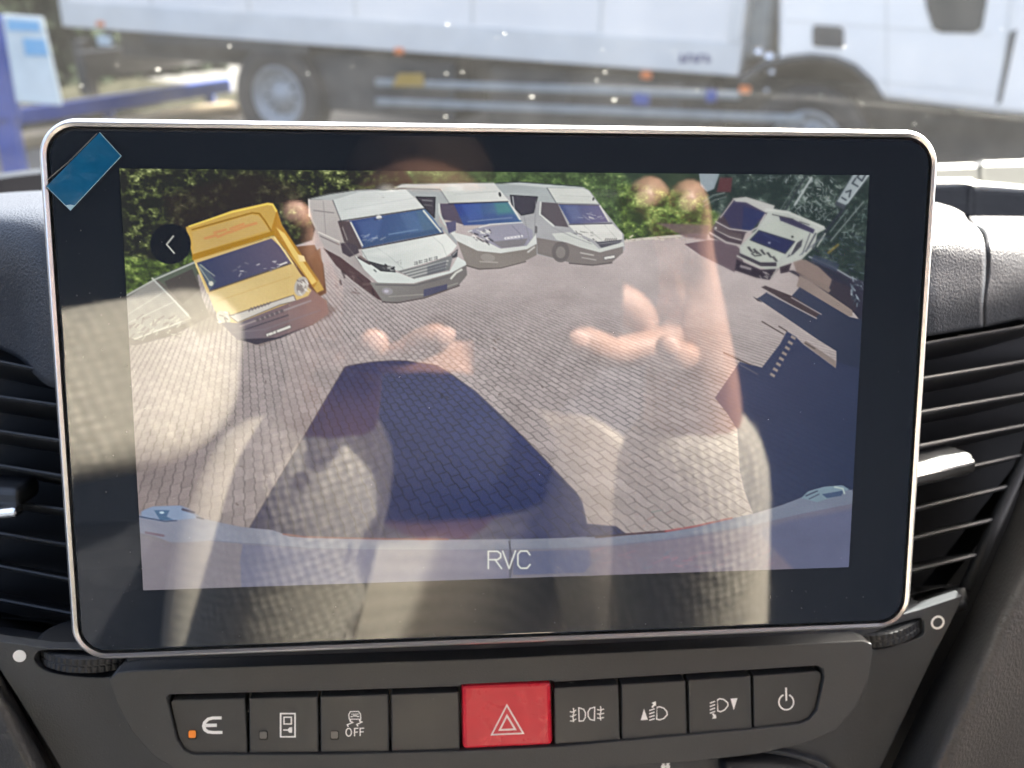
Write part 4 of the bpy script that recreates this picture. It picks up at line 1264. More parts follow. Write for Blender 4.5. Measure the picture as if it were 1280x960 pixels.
line([(561, 254.5), (635, 252)], 1.3, (40, 44, 56))
line([(585, 277), (640, 272)], 1.3, (118, 134, 166), .8)
poly([(571, 300), (597, 313), (626, 316), (659, 311), (671, 305), (671, 319), (657, 326), (626, 334), (599, 336), (583, 332)], (128, 121, 115))
poly([(562, 289), (590, 296), (614, 305), (626, 311), (659, 307), (670, 293), (671, 304.5), (659, 311.5), (626, 316.5), (597, 313.5), (571, 301)], (206, 208, 203))
poly([(586, 288), (600, 284), (652, 279), (666, 288), (666, 297), (658, 307), (626, 310.5), (606, 301)], (146, 144, 158))
line([(599, 284.5), (612, 280.5), (653, 278)], 1.6, (204, 202, 202))
poly([(615, 302), (660, 298), (655, 307), (627, 310)], (124, 120, 124))
scribble(584, 286, 612, 302, 44, [(44, 42, 48), (206, 204, 200), (110, 106, 112), (220, 218, 214)], (2, 7), (.9, 1.9), 41, .5)
for k in range(5):
    x = 632 + k * 4.5
    line([(x, 298 - k * .6), (x + 2.4, 297.6 - k * .6)], 3.0, (216, 214, 216))
    line([(x + .8, 298 - k * .6), (x + 1.6, 297.6 - k * .6)], 1.0, (140, 136, 150))
poly([(557, 278), (570, 276), (570, 288), (561, 292)], (82, 80, 108))
ell(610, 322, 9, 5, (146, 140, 134), .9, 8)
line([(600, 327), (622, 328)], 1.3, (172, 166, 158), .9)
line([(660, 315), (668, 309)], 2.0, (198, 196, 190))
line([(583, 332), (599, 336.5), (626, 335), (657, 327)], 1.6, (92, 86, 82))
# first van
poly([(404, 310), (426, 321), (462, 350), (482, 378), (472, 374), (440, 350), (420, 332)], (78, 60, 62))
scribble(412, 318, 470, 368, 16, [(58, 46, 50), (110, 92, 90)], (3, 9), (1, 2.4), 43, .75)
poly([(385, 249), (416, 250), (426.4, 276), (436, 290), (448, 320), (462, 342), (462, 350), (426, 322), (406, 311), (399, 297), (387, 271.6)], ramp((390, 255), (450, 330), (182, 176, 172), (158, 150, 148)))
poly([(385, 249), (412, 243), (449, 237.5), (480, 236.5), (420, 250.5)], (168, 172, 170))
poly([(416, 250), (450, 239.5), (507, 236.3), (531, 260.4), (426.4, 276.5)], ramp((430, 270), (520, 240), (192, 196, 193), (208, 210, 206)))
line([(385, 248.5), (412, 242), (449, 237), (507, 235.6)], 1.2, (92, 94, 94))
line([(416, 250.5), (426, 276)], 1.2, (104, 102, 104))
line([(386, 250), (386.5, 270)], 2.2, (204, 200, 194))
line([(392, 263), (417, 266)], 1.0, (118, 112, 112))
line([(398, 290), (424, 302)], 1.6, (210, 204, 196))
line([(400, 295), (424, 306)], 1.0, (104, 94, 94))
poly([(422, 276.5), (437, 276.5), (453, 311), (446, 312), (430, 302)], (76, 66, 70))
line([(428, 284), (434, 300)], 1.4, (150, 142, 140), .8)
poly([(436.7, 276), (531, 261), (541, 272), (554, 290.5), (500, 300), (453, 310)], ramp((450, 272), (530, 300), (50, 66, 112), (74, 102, 140)))
poly([(520, 264), (531, 262), (552, 290), (530, 292)], (78, 104, 128), .7, 4)
poly([(455, 300), (552, 285), (553, 291), (454, 310)], (58, 78, 112), .8, 4)
line([(438.4, 278), (453, 307)], 2.0, (200, 200, 196))
line([(529.5, 263.5), (551, 289.5)], 2.2, (204, 206, 200))
line([(424, 276.5), (531, 260.5)], 1.3, (48, 48, 56))
line([(453, 311), (554, 291.5)], 1.6, (58, 56, 66))
ell(473.7, 271.8, 3.6, 3, (216, 216, 212))
line([(468, 274.4), (479, 273)], 1, (40, 40, 50))
scribble(450, 294, 476, 302, 12, [(170, 176, 186), (120, 134, 160)], (3, 8), (.8, 1.4), 45, -.2)
line([(486, 293), (522, 287)], 1.4, (112, 138, 170), .8)
poly([(451.3, 312), (500, 303), (557, 292), (571, 307), (566, 314), (557, 321), (498.6, 339), (476, 333), (461, 327), (454, 321)], ramp((470, 325), (550, 300), (196, 201, 197), (216, 218, 212)))
poly([(443, 319), (461, 330), (498, 341), (517, 348.5), (562, 339), (572, 321), (582, 327), (583, 331), (564, 341), (517, 354), (473, 354), (456, 338)], (206, 211, 206))
poly([(497, 339), (530, 331), (567, 318), (562, 337.5), (517.5, 348.5)], (118, 119, 120))
for k in range(3):
    line([(503 + k * 5, 341 + k * 2.6), (560 - k * 1.5, 326 + k * 4.2)], 1.5, (184, 186, 182))
poly([(534, 333), (558, 326), (557, 338), (534, 344)], (84, 86, 94), .6)
poly([(458, 326), (476, 331), (492, 334), (494, 340), (476, 338.6)], (62, 62, 66), edge=(40, 40, 44), ew=1)
scribble(466, 330, 491, 338, 14, [(170, 172, 170), (34, 34, 38)], (2, 5), (.8, 1.6), 47, .3)
poly([(564, 318), (572.5, 311), (571.6, 321), (566, 323)], (66, 66, 70))
line([(566, 319), (571, 314)], 1, (180, 180, 178))
for k in range(5):
    x, y = 518 + k * 6.2, 330.5 - k * 1.6
    line([(x, y), (x + 3.4, y - .9)], 1.0, (112, 112, 112))
    line([(x, y - 2.4), (x + 3.4, y - 3.3)], 1.0, (122, 122, 122))
    line([(x + (0 if k % 2 else 3.4), y), (x + (0 if k % 2 else 3.4), y - 3)], 1.1, (112, 112, 112))
scribble(494, 325, 503, 328, 4, [(150, 150, 150)], (2, 3), (.8, 1.2), 49)
poly([(462, 353), (517, 355), (564, 341.5), (583, 331), (584, 344), (574, 356), (530, 371.5), (497, 377.5), (478, 376.5)], ramp((480, 350), (520, 378), (128, 126, 122), (112, 108, 106)))
line([(470, 356), (518, 357), (560, 346)], 1.5, (96, 94, 96), .9)
line([(486, 371), (530, 368), (572, 354)], 1.4, (150, 146, 140), .8)
ell(484, 364, 7, 4.5, (146, 142, 146), .9, 10)
ell(483, 364, 3, 2, (188, 184, 196), .9)
line([(564, 348), (570, 341), (577, 337)], 2.6, (200, 200, 192))
poly([(529.5, 362), (559, 355), (559, 363), (529.5, 371)], (72, 72, 94))
line([(478, 377.5), (497, 378.5), (530, 372.5), (574, 357)], 1.8, (82, 74, 74))
poly([(425.5, 304), (436, 303), (446, 307), (449, 316), (437, 321.5), (428, 316)], (68, 60, 68))
line([(448, 322), (462, 330)], 2.4, (74, 64, 68))
# panel gaps, creases and sky in the glass
for pts_, c_ in (([(470, 309), (486, 320), (505, 337)], (168, 173, 170)), ([(541, 296), (553, 306), (558, 319)], (176, 180, 176)), ([(430, 303), (442, 318), (452, 333)], (116, 108, 108)),
                 ([(404, 252), (407, 292)], (132, 126, 126)), ([(452, 313), (461, 328)], (120, 118, 118)), ([(640, 282), (650, 292), (652, 300)], (112, 110, 124)), ([(604, 288), (620, 304)], (118, 116, 128)),
                 ([(730, 282), (752, 300)], (166, 166, 162)), ([(756, 281), (770, 297)], (176, 175, 170)), ([(655, 270), (662, 300)], (128, 128, 132)), ([(690, 284), (716, 296), (740, 305)], (140, 140, 142)),
                 ([(430, 262), (520, 247)], (172, 176, 174)), ([(566, 243), (622, 239)], (172, 175, 171)), ([(700, 244), (742, 246)], (178, 180, 176))):
    line(pts_, .9, c_, .75)
poly([(446, 277), (480, 271), (470, 300), (458, 303)], (92, 116, 164), .28, 4)
poly([(500, 268), (516, 265), (530, 288), (512, 292)], (96, 122, 160), .25, 4)
poly([(576, 256), (600, 254), (604, 272), (588, 276)], (70, 96, 168), .35, 4)
poly([(706, 257), (722, 257), (728, 274), (716, 276)], (112, 124, 162), .35, 4)
poly([(455, 318), (500, 307), (552, 297), (545, 303), (480, 322)], (222, 224, 219), .45, 5)
poly([(722, 284), (764, 283), (770, 290), (740, 292)], (220, 219, 213), .4, 4)
poly([(430, 268), (470, 250), (510, 242), (520, 252), (460, 266)], (214, 216, 212), .35, 8)
# stains and a drain on the paving
for (cx_, cy_, rx_, ry_, a_, r_) in ((690, 372, 34, 7, .16, -8), (560, 402, 26, 6, .14, 4), (820, 418, 40, 9, .14, 20), (270, 500, 26, 30, .10, 0), (790, 590, 34, 16, .10, 30), (230, 590, 40, 20, .10, 0), (860, 360, 30, 8, .14, 24), (740, 500, 26, 12, .09, 30)):
    t_ = np.linspace(0, 2 * math.pi, 25)[:-1]
    rr_ = math.radians(r_)
    w_ = 1 + .25 * np.sin(3 * t_ + cx_) + .15 * np.sin(5 * t_ + cy_)
    poly([(cx_ + rx_ * w * math.cos(k) * math.cos(rr_) - ry_ * w * math.sin(k) * math.sin(rr_), cy_ + rx_ * w * math.cos(k) * math.sin(rr_) + ry_ * w * math.sin(k) * math.cos(rr_)) for k, w in zip(t_, w_)], (104, 92, 88), a_, 12)
scribble(600, 440, 680, 520, 5, [(96, 84, 80)], (1, 3), (1, 2), 71)
scribble(260, 470, 420, 640, 14, [(92, 80, 76)], (1, 4), (1, 1.8), 73)
# coach, chevron van
poly([(856, 305), (886, 300), (915, 301), (926, 312), (930, 330), (918, 340), (876, 319)], (94, 80, 88))
poly([(822, 279), (888, 281), (884, 300), (856, 296)], (102, 86, 90), .85, 3)
poly([(896, 277), (916.7, 247.7), (933, 246), (968.8, 257), (966, 266), (956, 272), (932, 292), (926, 308), (888, 297), (886, 291)], (64, 54, 62))
poly([(904, 268), (918, 251), (933, 253), (957, 266), (940, 288), (914, 285)], (52, 50, 76))
poly([(930, 258), (957, 266), (940, 288), (928, 287)], (40, 46, 82))
poly([(916, 248), (933, 246), (969, 257), (966, 264), (958, 266), (933, 253), (920, 252)], (176, 176, 172))
line([(901, 272), (917, 250)], 1.3, (186, 182, 180))
line([(895, 277), (912, 286), (938, 289.5), (948, 284), (957, 268)], 1.8, (182, 176, 176))
line([(893, 286), (912, 296), (927, 300)], 1.8, (184, 176, 174))
line([(888, 291), (908, 303), (926, 307)], 2.6, (176, 168, 166))
poly([(890, 285), (896, 279), (912, 289), (928, 293), (927, 299), (912, 295)], (82, 72, 76))
ell(895, 285, 1.5, 1.5, (200, 196, 196))
poly([(963, 260), (985, 264), (1028, 282), (1033, 286), (1022, 292), (1019, 308), (1003, 324), (985, 330), (970, 338), (960, 338), (925, 318), (925, 308), (949, 284)], (172, 176, 170))
poly([(974, 270), (990, 273), (1019, 287), (1017, 292), (996, 284), (976, 276)], (52, 50, 74))
line([(958, 262), (985, 265), (1030, 284)], 3.0, (190, 192, 186))
line([(966, 268), (992, 274)], 1.2, (60, 60, 64))
line([(1000, 277), (1012, 281)], 1.2, (70, 70, 72))
poly([(965, 276.5), (978, 276.5), (1014, 291), (996, 302), (949, 287)], (172, 177, 169))
poly([(949, 288), (994, 302), (982, 317), (938, 300)], (38, 42, 76), edge=(30, 34, 44), ew=1)
line([(955, 293), (975, 303)], 1, (60, 68, 106), .9)
ell(962, 303.5, 1.8, 1.2, (150, 156, 176))
ell(991, 296, 1.6, 1.4, (40, 42, 42))
poly([(996, 304), (1004, 299), (1002, 308), (992, 318), (984, 322)], (56, 56, 64))
line([(996, 303), (988, 318)], 1.6, (196, 198, 192))
line([(1013, 292), (1003, 318)], 1.4, (80, 80, 86))
line([(1020, 292), (1008, 314)], 2, (66, 68, 76))
line([(1032, 292), (1022, 308)], 1.6, (176, 178, 174))
line([(1026, 294), (1016, 310)], 1.4, (60, 62, 72))
poly([(936.5, 300), (981, 318), (971, 327), (951, 329), (930, 318), (926, 310)], (178, 183, 174))
for (ax, ay) in ((934, 309), (941, 311.5), (950, 312.5), (958, 316), (965, 321)):
    poly([(ax, ay), (ax + 3, ay - 1), (ax + 8, ay + 6), (ax + 5, ay + 6)], (56, 56, 60))
line([(940, 317), (946, 314), (952, 319), (944, 320), (940, 317)], 1.6, (58, 58, 62))
poly([(924, 316), (938, 322), (951, 328), (971, 328), (971, 334), (952, 333), (926, 321)], (50, 46, 56))
line([(922, 320), (950, 334), (972, 334), (984, 328)], 2.0, (182, 184, 176))
poly([(921, 324), (951, 337), (974, 336), (962, 350), (945, 347), (919, 338)], (44, 38, 48))
poly([(926, 331), (940, 335), (939, 338), (925, 334)], (138, 130, 134))
scribble(950, 339, 962, 347, 8, [(170, 164, 164), (90, 84, 90)], (2, 5), (.9, 1.5), 53, .7)
line([(965, 347), (972, 336)], 2.0, (160, 156, 152))
poly([(975, 334), (990, 329), (986, 340), (976, 342)], (52, 44, 52))
line([(1000, 319), (1030, 296)], 1.4, (96, 100, 110), .8)
poly([(1018, 318), (1050, 330), (1046, 340), (1014, 326)], (52, 60, 78), .8)
line([(1036, 316), (1048, 306)], 3, (150, 128, 60), .6)
# shadow of the van itself on the paving
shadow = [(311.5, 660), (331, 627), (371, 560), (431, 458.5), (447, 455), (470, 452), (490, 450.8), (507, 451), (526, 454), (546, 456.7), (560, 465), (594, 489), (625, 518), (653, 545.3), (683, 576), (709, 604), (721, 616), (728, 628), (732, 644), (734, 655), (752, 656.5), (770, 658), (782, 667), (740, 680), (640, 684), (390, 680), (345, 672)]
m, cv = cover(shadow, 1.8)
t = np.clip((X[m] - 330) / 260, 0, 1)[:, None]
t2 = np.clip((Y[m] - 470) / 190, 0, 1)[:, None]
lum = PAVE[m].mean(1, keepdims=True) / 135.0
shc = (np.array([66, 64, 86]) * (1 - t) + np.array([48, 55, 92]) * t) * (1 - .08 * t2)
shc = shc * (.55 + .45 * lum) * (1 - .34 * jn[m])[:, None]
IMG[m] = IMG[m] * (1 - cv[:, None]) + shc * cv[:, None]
line(shadow[:17], 1.2, (70, 60, 62), .5)
scribble(548, 487, 560, 497, 7, [(34, 36, 56)], (3, 6), (1, 2), 55, .5)
scribble(590, 400, 640, 450, 6, [(110, 96, 90)], (2, 5), (.8, 1.4), 57)
# the van's own rear step along the bottom
top = [(160, 650), (172, 646), (180, 637), (192, 633), (226, 632), (236, 636), (252, 648), (268, 652), (300, 659), (340, 663), (352, 667), (362, 671.5), (420, 673.5), (480, 674.5), (560, 675), (640, 674.5), (700, 673), (760, 670), (830, 666), (870, 659), (905, 651), (945, 642), (975, 633), (1003, 622), (1012, 614), (1030, 609), (1052, 607), (1060, 613), (1075, 612)]
low = [(1075, 628), (1060, 631), (1000, 643), (945, 656), (880, 668), (840, 674), (760, 683), (700, 686), (640, 687), (560, 688), (480, 688), (390, 686), (330, 681), (300, 679), (262, 676), (232, 679), (212, 678), (192, 670), (160, 664)]
poly(top + [(1075, 760), (160, 760)], ramp((300, 690), (1000, 690), (118, 114, 120), (98, 98, 116)))
poly(top + low, ramp((200, 660), (1050, 640), (124, 127, 142), (104, 112, 130)))
poly([(300, 680), (390, 687), (640, 688), (640, 745), (302, 745), (300, 706), (298, 704)], (100, 102, 124))
poly([(160, 670), (212, 679), (262, 677), (303, 681), (299, 706), (302, 745), (160, 745)], (118, 113, 121))
poly([(641, 690), (700, 688), (738, 688), (740, 705), (730, 716), (642, 719)], (84, 90, 118))
poly([(738, 686), (800, 680), (880, 668), (950, 660), (965, 676), (985, 690), (1000, 720), (742, 735)], (112, 104, 118), .8, 8)
poly([(946, 664), (985, 652), (1070, 636), (1070, 720), (1000, 720), (965, 684)], (82, 88, 116), .8, 6)
line([(637.5, 676), (637.5, 722)], 1.8, (62, 66, 84))
line([(636, 677), (641, 700), (638, 722)], 1.2, (54, 58, 76))
line(list(reversed(low))[4:-4], 1.0, (92, 98, 122), .8)
line([(354, 668), (380, 671.5), (480, 674), (560, 674.5)], 2.2, (110, 58, 62), .85)
line([(745, 672), (780, 668.5), (832, 664.5)], 2.6, (66, 48, 58), .9)
line([(832, 664.5), (868, 658.5), (905, 650), (915, 648)], 2.2, (140, 66, 72), .85)
line([(770, 659), (782, 668), (734, 671)], 1.6, (44, 44, 60), .8)
scribble(740, 690, 960, 712, 40, [(138, 104, 118), (98, 108, 124)], (5, 16), (.8, 1.6), 59, -.5)
scribble(760, 640, 930, 660, 10, [(150, 124, 122), (110, 120, 118)], (4, 12), (.8, 1.2), 60, -.5)
poly([(176, 640), (190, 634), (224, 632.5), (240, 640), (246, 648), (226, 650), (200, 652), (178, 648)], (122, 138, 164))
poly([(192, 638), (212, 638), (208, 646), (216, 650), (200, 651)], (70, 96, 126))
ell(202, 641, 3, 1.5, (168, 188, 204))
line([(228, 637), (242, 641)], 3, (66, 64, 84))
line([(174, 646), (206, 652), (220, 651)], 1.6, (62, 74, 98))
line([(182, 666), (204, 670)], 3, (108, 92, 104), .9)
line([(246, 647), (254, 649)], 2, (56, 58, 76))
poly([(1002, 623), (1010, 615), (1030, 609), (1054, 607), (1062, 612), (1040, 622), (1022, 628)], (108, 128, 142))
poly([(1028, 618), (1056, 613), (1052, 620), (1034, 623)], (60, 76, 104))
line([(1044, 609), (1054, 611), (1056, 617)], 2.0, (158, 172, 172))
line([(1008, 620), (1022, 614)], 1.6, (58, 64, 84))
line([(1012, 624), (1024, 618)], 1.4, (70, 78, 96))
# back button and caption
ell(212.8, 305, 25.6, 25.2, (17, 21, 28))
line([(216.5, 295), (208, 305.5), (217.5, 316.5)], 1.5, (206, 206, 196))
CAP = (206, 209, 200)
line([(610.5, 711), (610.5, 689.5), (622, 689.5), (626, 692.5), (626, 697), (622, 700), (611, 700)], 1.9, CAP)
line([(619, 700), (627, 711)], 1.9, CAP)
line([(628.5, 689.5), (636.5, 711), (644.5, 689)], 1.9, CAP)
line([(662.5, 694), (659, 689.2), (651, 689.2), (647.5, 693), (647.5, 706.5), (651, 710.6), (659, 710.6), (662.8, 706)], 1.9, CAP)
# a slightly soft, noisy camera picture
IMG *= 1 + .10 * (fbm(X / 38, Y / 26, 91, 3)[..., None] - .5)
for _ in range(1):
    IMG[1:-1, 1:-1] = IMG[1:-1, 1:-1] * .52 + .12 * (IMG[:-2, 1:-1] + IMG[2:, 1:-1] + IMG[1:-1, :-2] + IMG[1:-1, 2:])
SOFT = IMG.copy()
for _ in range(7):
    SOFT[1:-1, 1:-1] = SOFT[1:-1, 1:-1] * .2 + .2 * (SOFT[:-2, 1:-1] + SOFT[2:, 1:-1] + SOFT[1:-1, :-2] + SOFT[1:-1, 2:])
IMG = IMG + .42 * (IMG - SOFT)                     # the feed is sharpened by the camera
far = np.clip((X - 868) / 20, 0, 1) * np.clip((372 - Y) / 20, 0, 1)
IMG = IMG * (1 - .45 * far[..., None]) + SOFT * .45 * far[..., None]
IMG = 10 + np.clip(IMG, 0, 255) * 1.0  # even lift puts a veil of haze into the picture colours
IMG *= 1 + .012 * np.sin(UU * 2 * math.pi / .00046)[..., None] + .012 * np.sin(VV * 2 * math.pi / .00046)[..., None]
IMG += rng.normal(size=X.shape)[..., None] * 2.0 + rng.normal(size=IMG.shape) * 1.2
IMG = np.clip(IMG, 0, 255) / 255
LIN = np.where(IMG <= .04045, IMG / 12.92, ((IMG + .055) / 1.055) ** 2.4)
pts = (ORG - np.array(disp.location)) + np.stack([UU, VV, np.full_like(UU, -.00022)], -1).reshape(-1, 3) @ M.T
me = bpy.data.meshes.new('lit_picture')
nf = (NX - 1) * (NY - 1)
me.vertices.add(NX * NY)
me.vertices.foreach_set('co', pts.astype(np.float32).ravel())
ii = (np.arange(NY - 1)[:, None] * NX + np.arange(NX - 1)[None]).ravel()
quad = np.stack([ii, ii + NX, ii + NX + 1, ii + 1], 1)
me.loops.add(nf * 4)
me.loops.foreach_set('vertex_index', quad.ravel().astype(np.int32))
me.polygons.add(nf)
me.polygons.foreach_set('loop_start', (np.arange(nf) * 4).astype(np.int32))
me.update(calc_edges=True)
ca = me.color_attributes.new('picture', 'FLOAT_COLOR', 'POINT')
ca.data.foreach_set('color', np.concatenate([LIN.reshape(-1, 3), np.ones((NX * NY, 1))], 1).astype(np.float32).ravel())
pm = bpy.data.materials.new('lit display picture')
pm.use_nodes = True
b_ = pm.node_tree.nodes['Principled BSDF']
b_.inputs['Base Color'].default_value = (.004, .004, .005, 1)
b_.inputs['Roughness'].default_value = .025
b_.inputs['Specular IOR Level'].default_value = .9
at_ = pm.node_tree.nodes.new('ShaderNodeVertexColor')
at_.layer_name = 'picture'
pm.node_tree.links.new(at_.outputs[0], b_.inputs['Emission Color'])
b_.inputs['Emission Strength'].default_value = .97 / 2 ** EXPO
link('lit_picture', me, pm, disp)
smudge(pm, .015, .05, 45)
mb = MB()
for k in range(150):
    u_, v_ = rng.uniform(-.098, .098), rng.uniform(-.060, .056)
    if k < 80:
        u_, v_ = (rng.uniform(-.1, -.085), v_) if k < 40 else (u_, rng.uniform(-.0615, -.05))
    c_ = S2W((u_, v_, -.00012))
    r_, a0 = .00008 * rng.lognormal(0, .4), rng.uniform(0, 6)
    e_ = rng.uniform(.4, 1) if k % 9 else .12
    r_ = r_ if k % 9 else r_ * 3.5
    mb.add([c_ + r_ * ((math.cos(t) * math.cos(a0) - e_ * math.sin(t) * math.sin(a0)) * UAX + (math.cos(t) * math.sin(a0) + e_ * math.sin(t) * math.cos(a0)) * VAX) for t in np.linspace(0, 2 * math.pi, 7)[:-1]], [tuple(range(6))])
o_ = mb.build('dust_specks', MT['led'], disp)
o_['kind'] = 'stuff'

# blue protective film corner stuck on the glass
fq = [(58, 233), (124.5, 165.5), (151.5, 195), (88, 263)]
ft = thing('protective_film', 'blue protective film strip stuck across a corner of the display', 'film', P(88, 263, 0))
WF = .00012
MB().loop_prism([P(x, y, WF) for x, y in fq], -NRM * .00012).build('strip', MT['film'], ft)
MB().add([P(82.5, 256.5, WF + .00005), P(88, 263, WF + .0003), P(93, 256.8, WF + .00005), P(88, 255.8, WF + .00004)], [(0, 1, 2, 3)]).build('lifted_corner', MT['filmw'], ft)
MB().ribbon([P(58, 233, WF + .00003), P(88, 263, WF + .00003), P(151.5, 195, WF + .00003), P(124.5, 165.5, WF + .00003)], .00014, NRM).build('bright_edge', MT['filmw'], ft)
MB().ribbon([P(59, 225, WF), P(85, 203, WF), P(112, 176, WF), P(121, 167, WF)], .00022, NRM).build('film_edge', MT['led'], ft)

# ================================================================== person with the phone, seen only mirrored in the display
ph = thing('phone', 'dark phone held up in both hands, mirrored in the display', 'phone', RF(605, 430, .2276))
cor = [RF(x, y, .2238) for x, y in ((425, 236), (785, 236), (785, 428), (425, 428))]
c = sum(cor) / 4
a_, b_ = (cor[1] - cor[0]) / 2, (cor[3] - cor[0]) / 2
MB().box(c + NRM * .004, a_, b_, NRM * .004).build('shell', MT['phone'], ph, bevel=.003, seg=3)
MB().box(c + NRM * .0083, a_ * .96, b_ * .93, NRM * .0002).build('screen', MT['glass'], ph)
for dx in (-.62, -.40):
    cc = c + a_ * dx + b_ * -.35
    MB().loop_prism([cc - NRM * .0003 + .005 * (math.cos(t) * UAX + math.sin(t) * VAX) for t in np.linspace(0, 2 * math.pi, 21)[:-1]], NRM * .0004).build('lens', MT['glass'], ph)

def skin(name, nodes, edges, m, parent, sub=2, root=0):
    off = np.array(worldloc(parent))
    me = bpy.data.meshes.new(name)
    me.from_pydata([tuple(np.asarray(p) - off) for p, r in nodes], edges, [])
    bm = bmesh.new()
    bm.from_mesh(me)
    ly = bm.verts.layers.skin.verify()
    bm.verts.ensure_lookup_table()
    for i, (p, r) in enumerate(nodes):
        rx, ry = (r, r) if not hasattr(r, '__len__') else r
        bm.verts[i][ly].radius = (rx, ry)
        bm.verts[i][ly].use_root = i == root
    bm.to_mesh(me)
    bm.free()
    o = link(name, me, m, parent)
    md = o.modifiers.new('skin', 'SKIN')
    md.use_smooth_shade = True
    md.branch_smoothing = .3
    ss = o.modifiers.new('smooth', 'SUBSURF')
    ss.levels = ss.render_levels = sub
    return o
per = thing('person', 'person in brown knit top, upper chest darkened for shade, holding a phone up, mirrored in the display', 'person', (-.02, -.75, 1.0))
PX = -.02
nodes, edges, idx = [], [], {}
def nd(key, p, r, prev=None):
    idx[key] = len(nodes)
    nodes.append((np.asarray(p, float), r))
    if prev is not None:
        edges.append((idx[prev], idx[key]))
nd('pelvis', (PX, -.78, 1.36), (.10, .08))
nd('spine', (PX, -.76, 1.58), (.085, .07), 'pelvis')
nd('chest', (PX, -.74, 1.80), (.09, .07), 'spine')
nd('neck', (PX, -.73, 1.97), .055, 'chest')
nd('jaw', (PX, -.70, 2.05), .062, 'neck')
nd('face', (PX, -.69, 2.12), (.075, .092), 'jaw')
nd('crown', (PX, -.70, 2.19), (.066, .082), 'face')
nd('nose', (PX, -.585, 2.105), .012, 'face')
for s in (-1, 1):
    S = 'R' if s > 0 else 'L'
    nd('ear' + S, (PX + s * .083, -.70, 2.115), .014, 'face')
    nd('sh' + S, (PX + s * .17, -.72, 1.89), .058, 'chest')
    nd('el' + S, RF(850 if s > 0 else 300, 900, .37) + np.array([0, 0, -.03]), .042, 'sh' + S)
    nd('wr' + S, RF(868 if s > 0 else 425, 478, .266), (.030, .022), 'el' + S)
    nd('pm' + S, RF(862 if s > 0 else 405, 388, .250), (.034 if s > 0 else .028, .015), 'wr' + S)
    nd('hip' + S, (PX + s * .10, -.74, 1.33), .095, 'pelvis')
    nd('kn' + S, (PX + s * .15, -.36, 1.40), .062, 'hip' + S)
    nd('an' + S, (PX + s * .15, -.30, 1.02), .042, 'kn' + S)
    nd('to' + S, (PX + s * .15, -.14, .955), .035, 'an' + S)
hands = {
    'R': dict(index=[(868, 318, .247), (868, 272, .238), (862, 240, .226), (850, 259, .2135)],
              middle=[(850, 325, .249), (832, 278, .242), (812, 236, .228), (797, 253, .2135)],
              ring=[(850, 420, .250), (822, 432, .244), (770, 442, .232), (716, 421, .2135)],
              little=[(868, 430, .252), (858, 444, .245), (846, 448, .230), (830, 428, .2140)],
              thumb=[(820, 425, .258), (790, 385, .250), (750, 362, .246)]),
    'L': dict(index=[(392, 330, .246), (374, 302, .238), (366, 276, .226), (372, 262, .2145)],
              middle=[(410, 412, .248), (442, 428, .244), (502, 440, .232), (560, 417, .2135)],
              ring=[(408, 425, .250), (424, 442, .245), (452, 448, .232), (474, 422, .2145)],
              little=[(402, 438, .254), (410, 458, .248), (424, 462, .238), (438, 444, .228)],
              thumb=[(430, 420, .258), (470, 385, .250), (520, 360, .246)])}
for S, h in hands.items():
    for f, ch in h.items():
        prev = 'pm' + S
        for k, q in enumerate(ch):
            nd(f + S + str(k), RF(*q), (.0105, .0092, .0086, .0078)[k] * (1.12 if f == 'thumb' else .88 if f == 'little' else 1), prev)
            prev = f + S + str(k)
skin('body', nodes, edges, MT['skin'], per)
for S, h in hands.items():
    for f, ch in h.items():
        if f != 'thumb' and ch[-1][2] < .216:
            p1, p0 = RF(*ch[-1]), RF(*ch[-2])
            d_ = p1 - p0
            d_ = d_ - NRM * (d_ @ NRM)
            d_ /= np.linalg.norm(d_)
            sd = np.cross(NRM, d_)
            c_ = p1 - NRM * .0062 - d_ * .002
            MB().loops([[c_ + r_ * (.0052 * math.cos(t) * d_ + .0042 * math.sin(t) * sd) - NRM * z_ for t in np.linspace(0, 2 * math.pi, 15)[:-1]] for r_, z_ in ((1, 0), (.95, .0006), (.6, .0011), (.05, .0013))]).build('fingernail', MT['nail'], per, smooth=True)
# clothing follows the same joints, a little larger
def sub_skin(name, keys, es, grow, m, shorten=None, per_key={}):
    nn = []
    for k in keys:
        p, r = nodes[idx[k]]
        r = r if hasattr(r, '__len__') else (r, r)
        nn.append((p.copy(), (r[0] * per_key.get(k, grow) + .008, r[1] * per_key.get(k, grow) + .008)))
    if shorten:
        for k, (toward, t) in shorten.items():
            i = keys.index(k)
            nn[i] = (nn[i][0] + (nodes[idx[toward]][0] - nn[i][0]) * t, nn[i][1])
    return skin(name, nn, [(keys.index(a), keys.index(b)) for a, b in es], m, per)
sub_skin('knit_top', ['pelvis', 'spine', 'chest', 'neck', 'shR', 'elR', 'wrR', 'shL', 'elL', 'wrL'],
         [('pelvis', 'spine'), ('spine', 'chest'), ('chest', 'neck'), ('chest', 'shR'), ('shR', 'elR'), ('elR', 'wrR'), ('chest', 'shL'), ('shL', 'elL'), ('elL', 'wrL')],
         1.5, MT['knit'], {'wrR': ('elR', .02), 'wrL': ('elL', .02), 'neck': ('chest', .35)}, dict(pelvis=1.5, spine=1.5, chest=1.6, neck=1.15, shR=1.15, shL=1.15, elR=1.2, elL=1.2, wrR=1.25, wrL=1.25))
skin('torso_shade_cover', [(np.array([PX, -.735, 1.985]), (.075, .07)), (np.array([PX, -.715, 1.90]), (.17, .11)), (np.array([PX, -.70, 1.815]), (.165, .115))], [(0, 1), (1, 2)], MT['torso_shade'], per)  # dark cover added over the upper torso in place of its shade
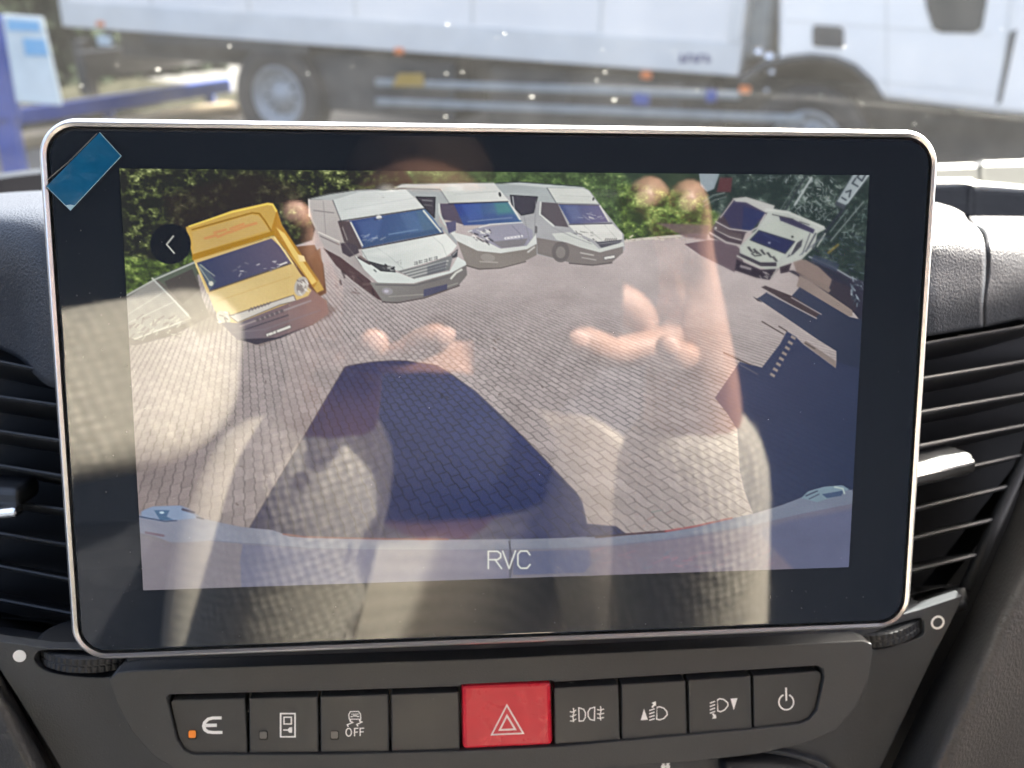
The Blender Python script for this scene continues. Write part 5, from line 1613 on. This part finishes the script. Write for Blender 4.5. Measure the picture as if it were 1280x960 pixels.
sub_skin('trousers', ['pelvis', 'hipR', 'knR', 'anR', 'hipL', 'knL', 'anL'],
         [('pelvis', 'hipR'), ('hipR', 'knR'), ('knR', 'anR'), ('pelvis', 'hipL'), ('hipL', 'knL'), ('knL', 'anL')], 1.10, MT['jeans'])
fc = np.array([PX, -.69, 2.125])
rings = []
for t in np.linspace(.02, 1.75, 9):
    rings.append([fc + np.array([.086 * math.sin(t) * math.cos(a), .10 * math.sin(t) * math.sin(a) - .018 - (.03 if t > 1.2 and math.sin(a) > 0 else 0), .115 * math.cos(t) + .012]) for a in np.linspace(0, 2 * math.pi, 25)[:-1]])
MB().loops(rings, True, True, False).build('hair', MT['hair'], per, smooth=True)
for s in (-1, 1):
    cc = fc + np.array([s * .031, .082, .004])
    MB().loops([[cc + .011 * np.array([math.sin(t) * math.cos(a), math.cos(t), math.sin(t) * math.sin(a) * .7]) for a in np.linspace(0, 2 * math.pi, 13)[:-1]] for t in np.linspace(.05, 3.1, 7)]).build('eye', MT['white'], per, smooth=True)
MB().ribbon([fc + np.array([x, .085 - abs(x) * .3, -.055]) for x in (-.025, -.012, 0, .012, .025)], .008, (0, 1, 0)).build('mouth', mat('lips', (.42, .16, .13), .5), per)

# seats
def seat(x0, x1, yb, top, label, head=None):
    s = thing('cab_seat', label, 'seat', ((x0 + x1) / 2, yb - .1, .92))
    xm = (x0 + x1) / 2
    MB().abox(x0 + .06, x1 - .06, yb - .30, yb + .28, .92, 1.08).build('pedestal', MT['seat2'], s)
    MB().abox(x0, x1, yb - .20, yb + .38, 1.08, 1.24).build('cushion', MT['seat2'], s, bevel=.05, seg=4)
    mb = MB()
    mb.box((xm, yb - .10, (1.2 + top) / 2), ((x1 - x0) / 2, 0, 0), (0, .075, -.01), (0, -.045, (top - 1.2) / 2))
    mb.build('backrest', MT['seat2'], s, bevel=.045, seg=4)  # cloth darker than the head restraint, standing in for the shadow below it
    if head:
        hx0, hx1, z0, z1 = head
        c = ((hx0 + hx1) / 2, yb - .075, (z0 + z1) / 2)
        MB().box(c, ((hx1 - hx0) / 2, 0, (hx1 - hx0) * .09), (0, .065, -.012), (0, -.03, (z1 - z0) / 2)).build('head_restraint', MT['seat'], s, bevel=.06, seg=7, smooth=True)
    return s
seat(-.66, -.19, -.56, 1.835, 'seat with sunlit checked cloth head restraint, mirrored in the display beside the person', (-.50, -.185, 1.865, 2.035))
seat(-.15, .33, -.86, 1.84, 'dark cloth seat behind the person with the phone')
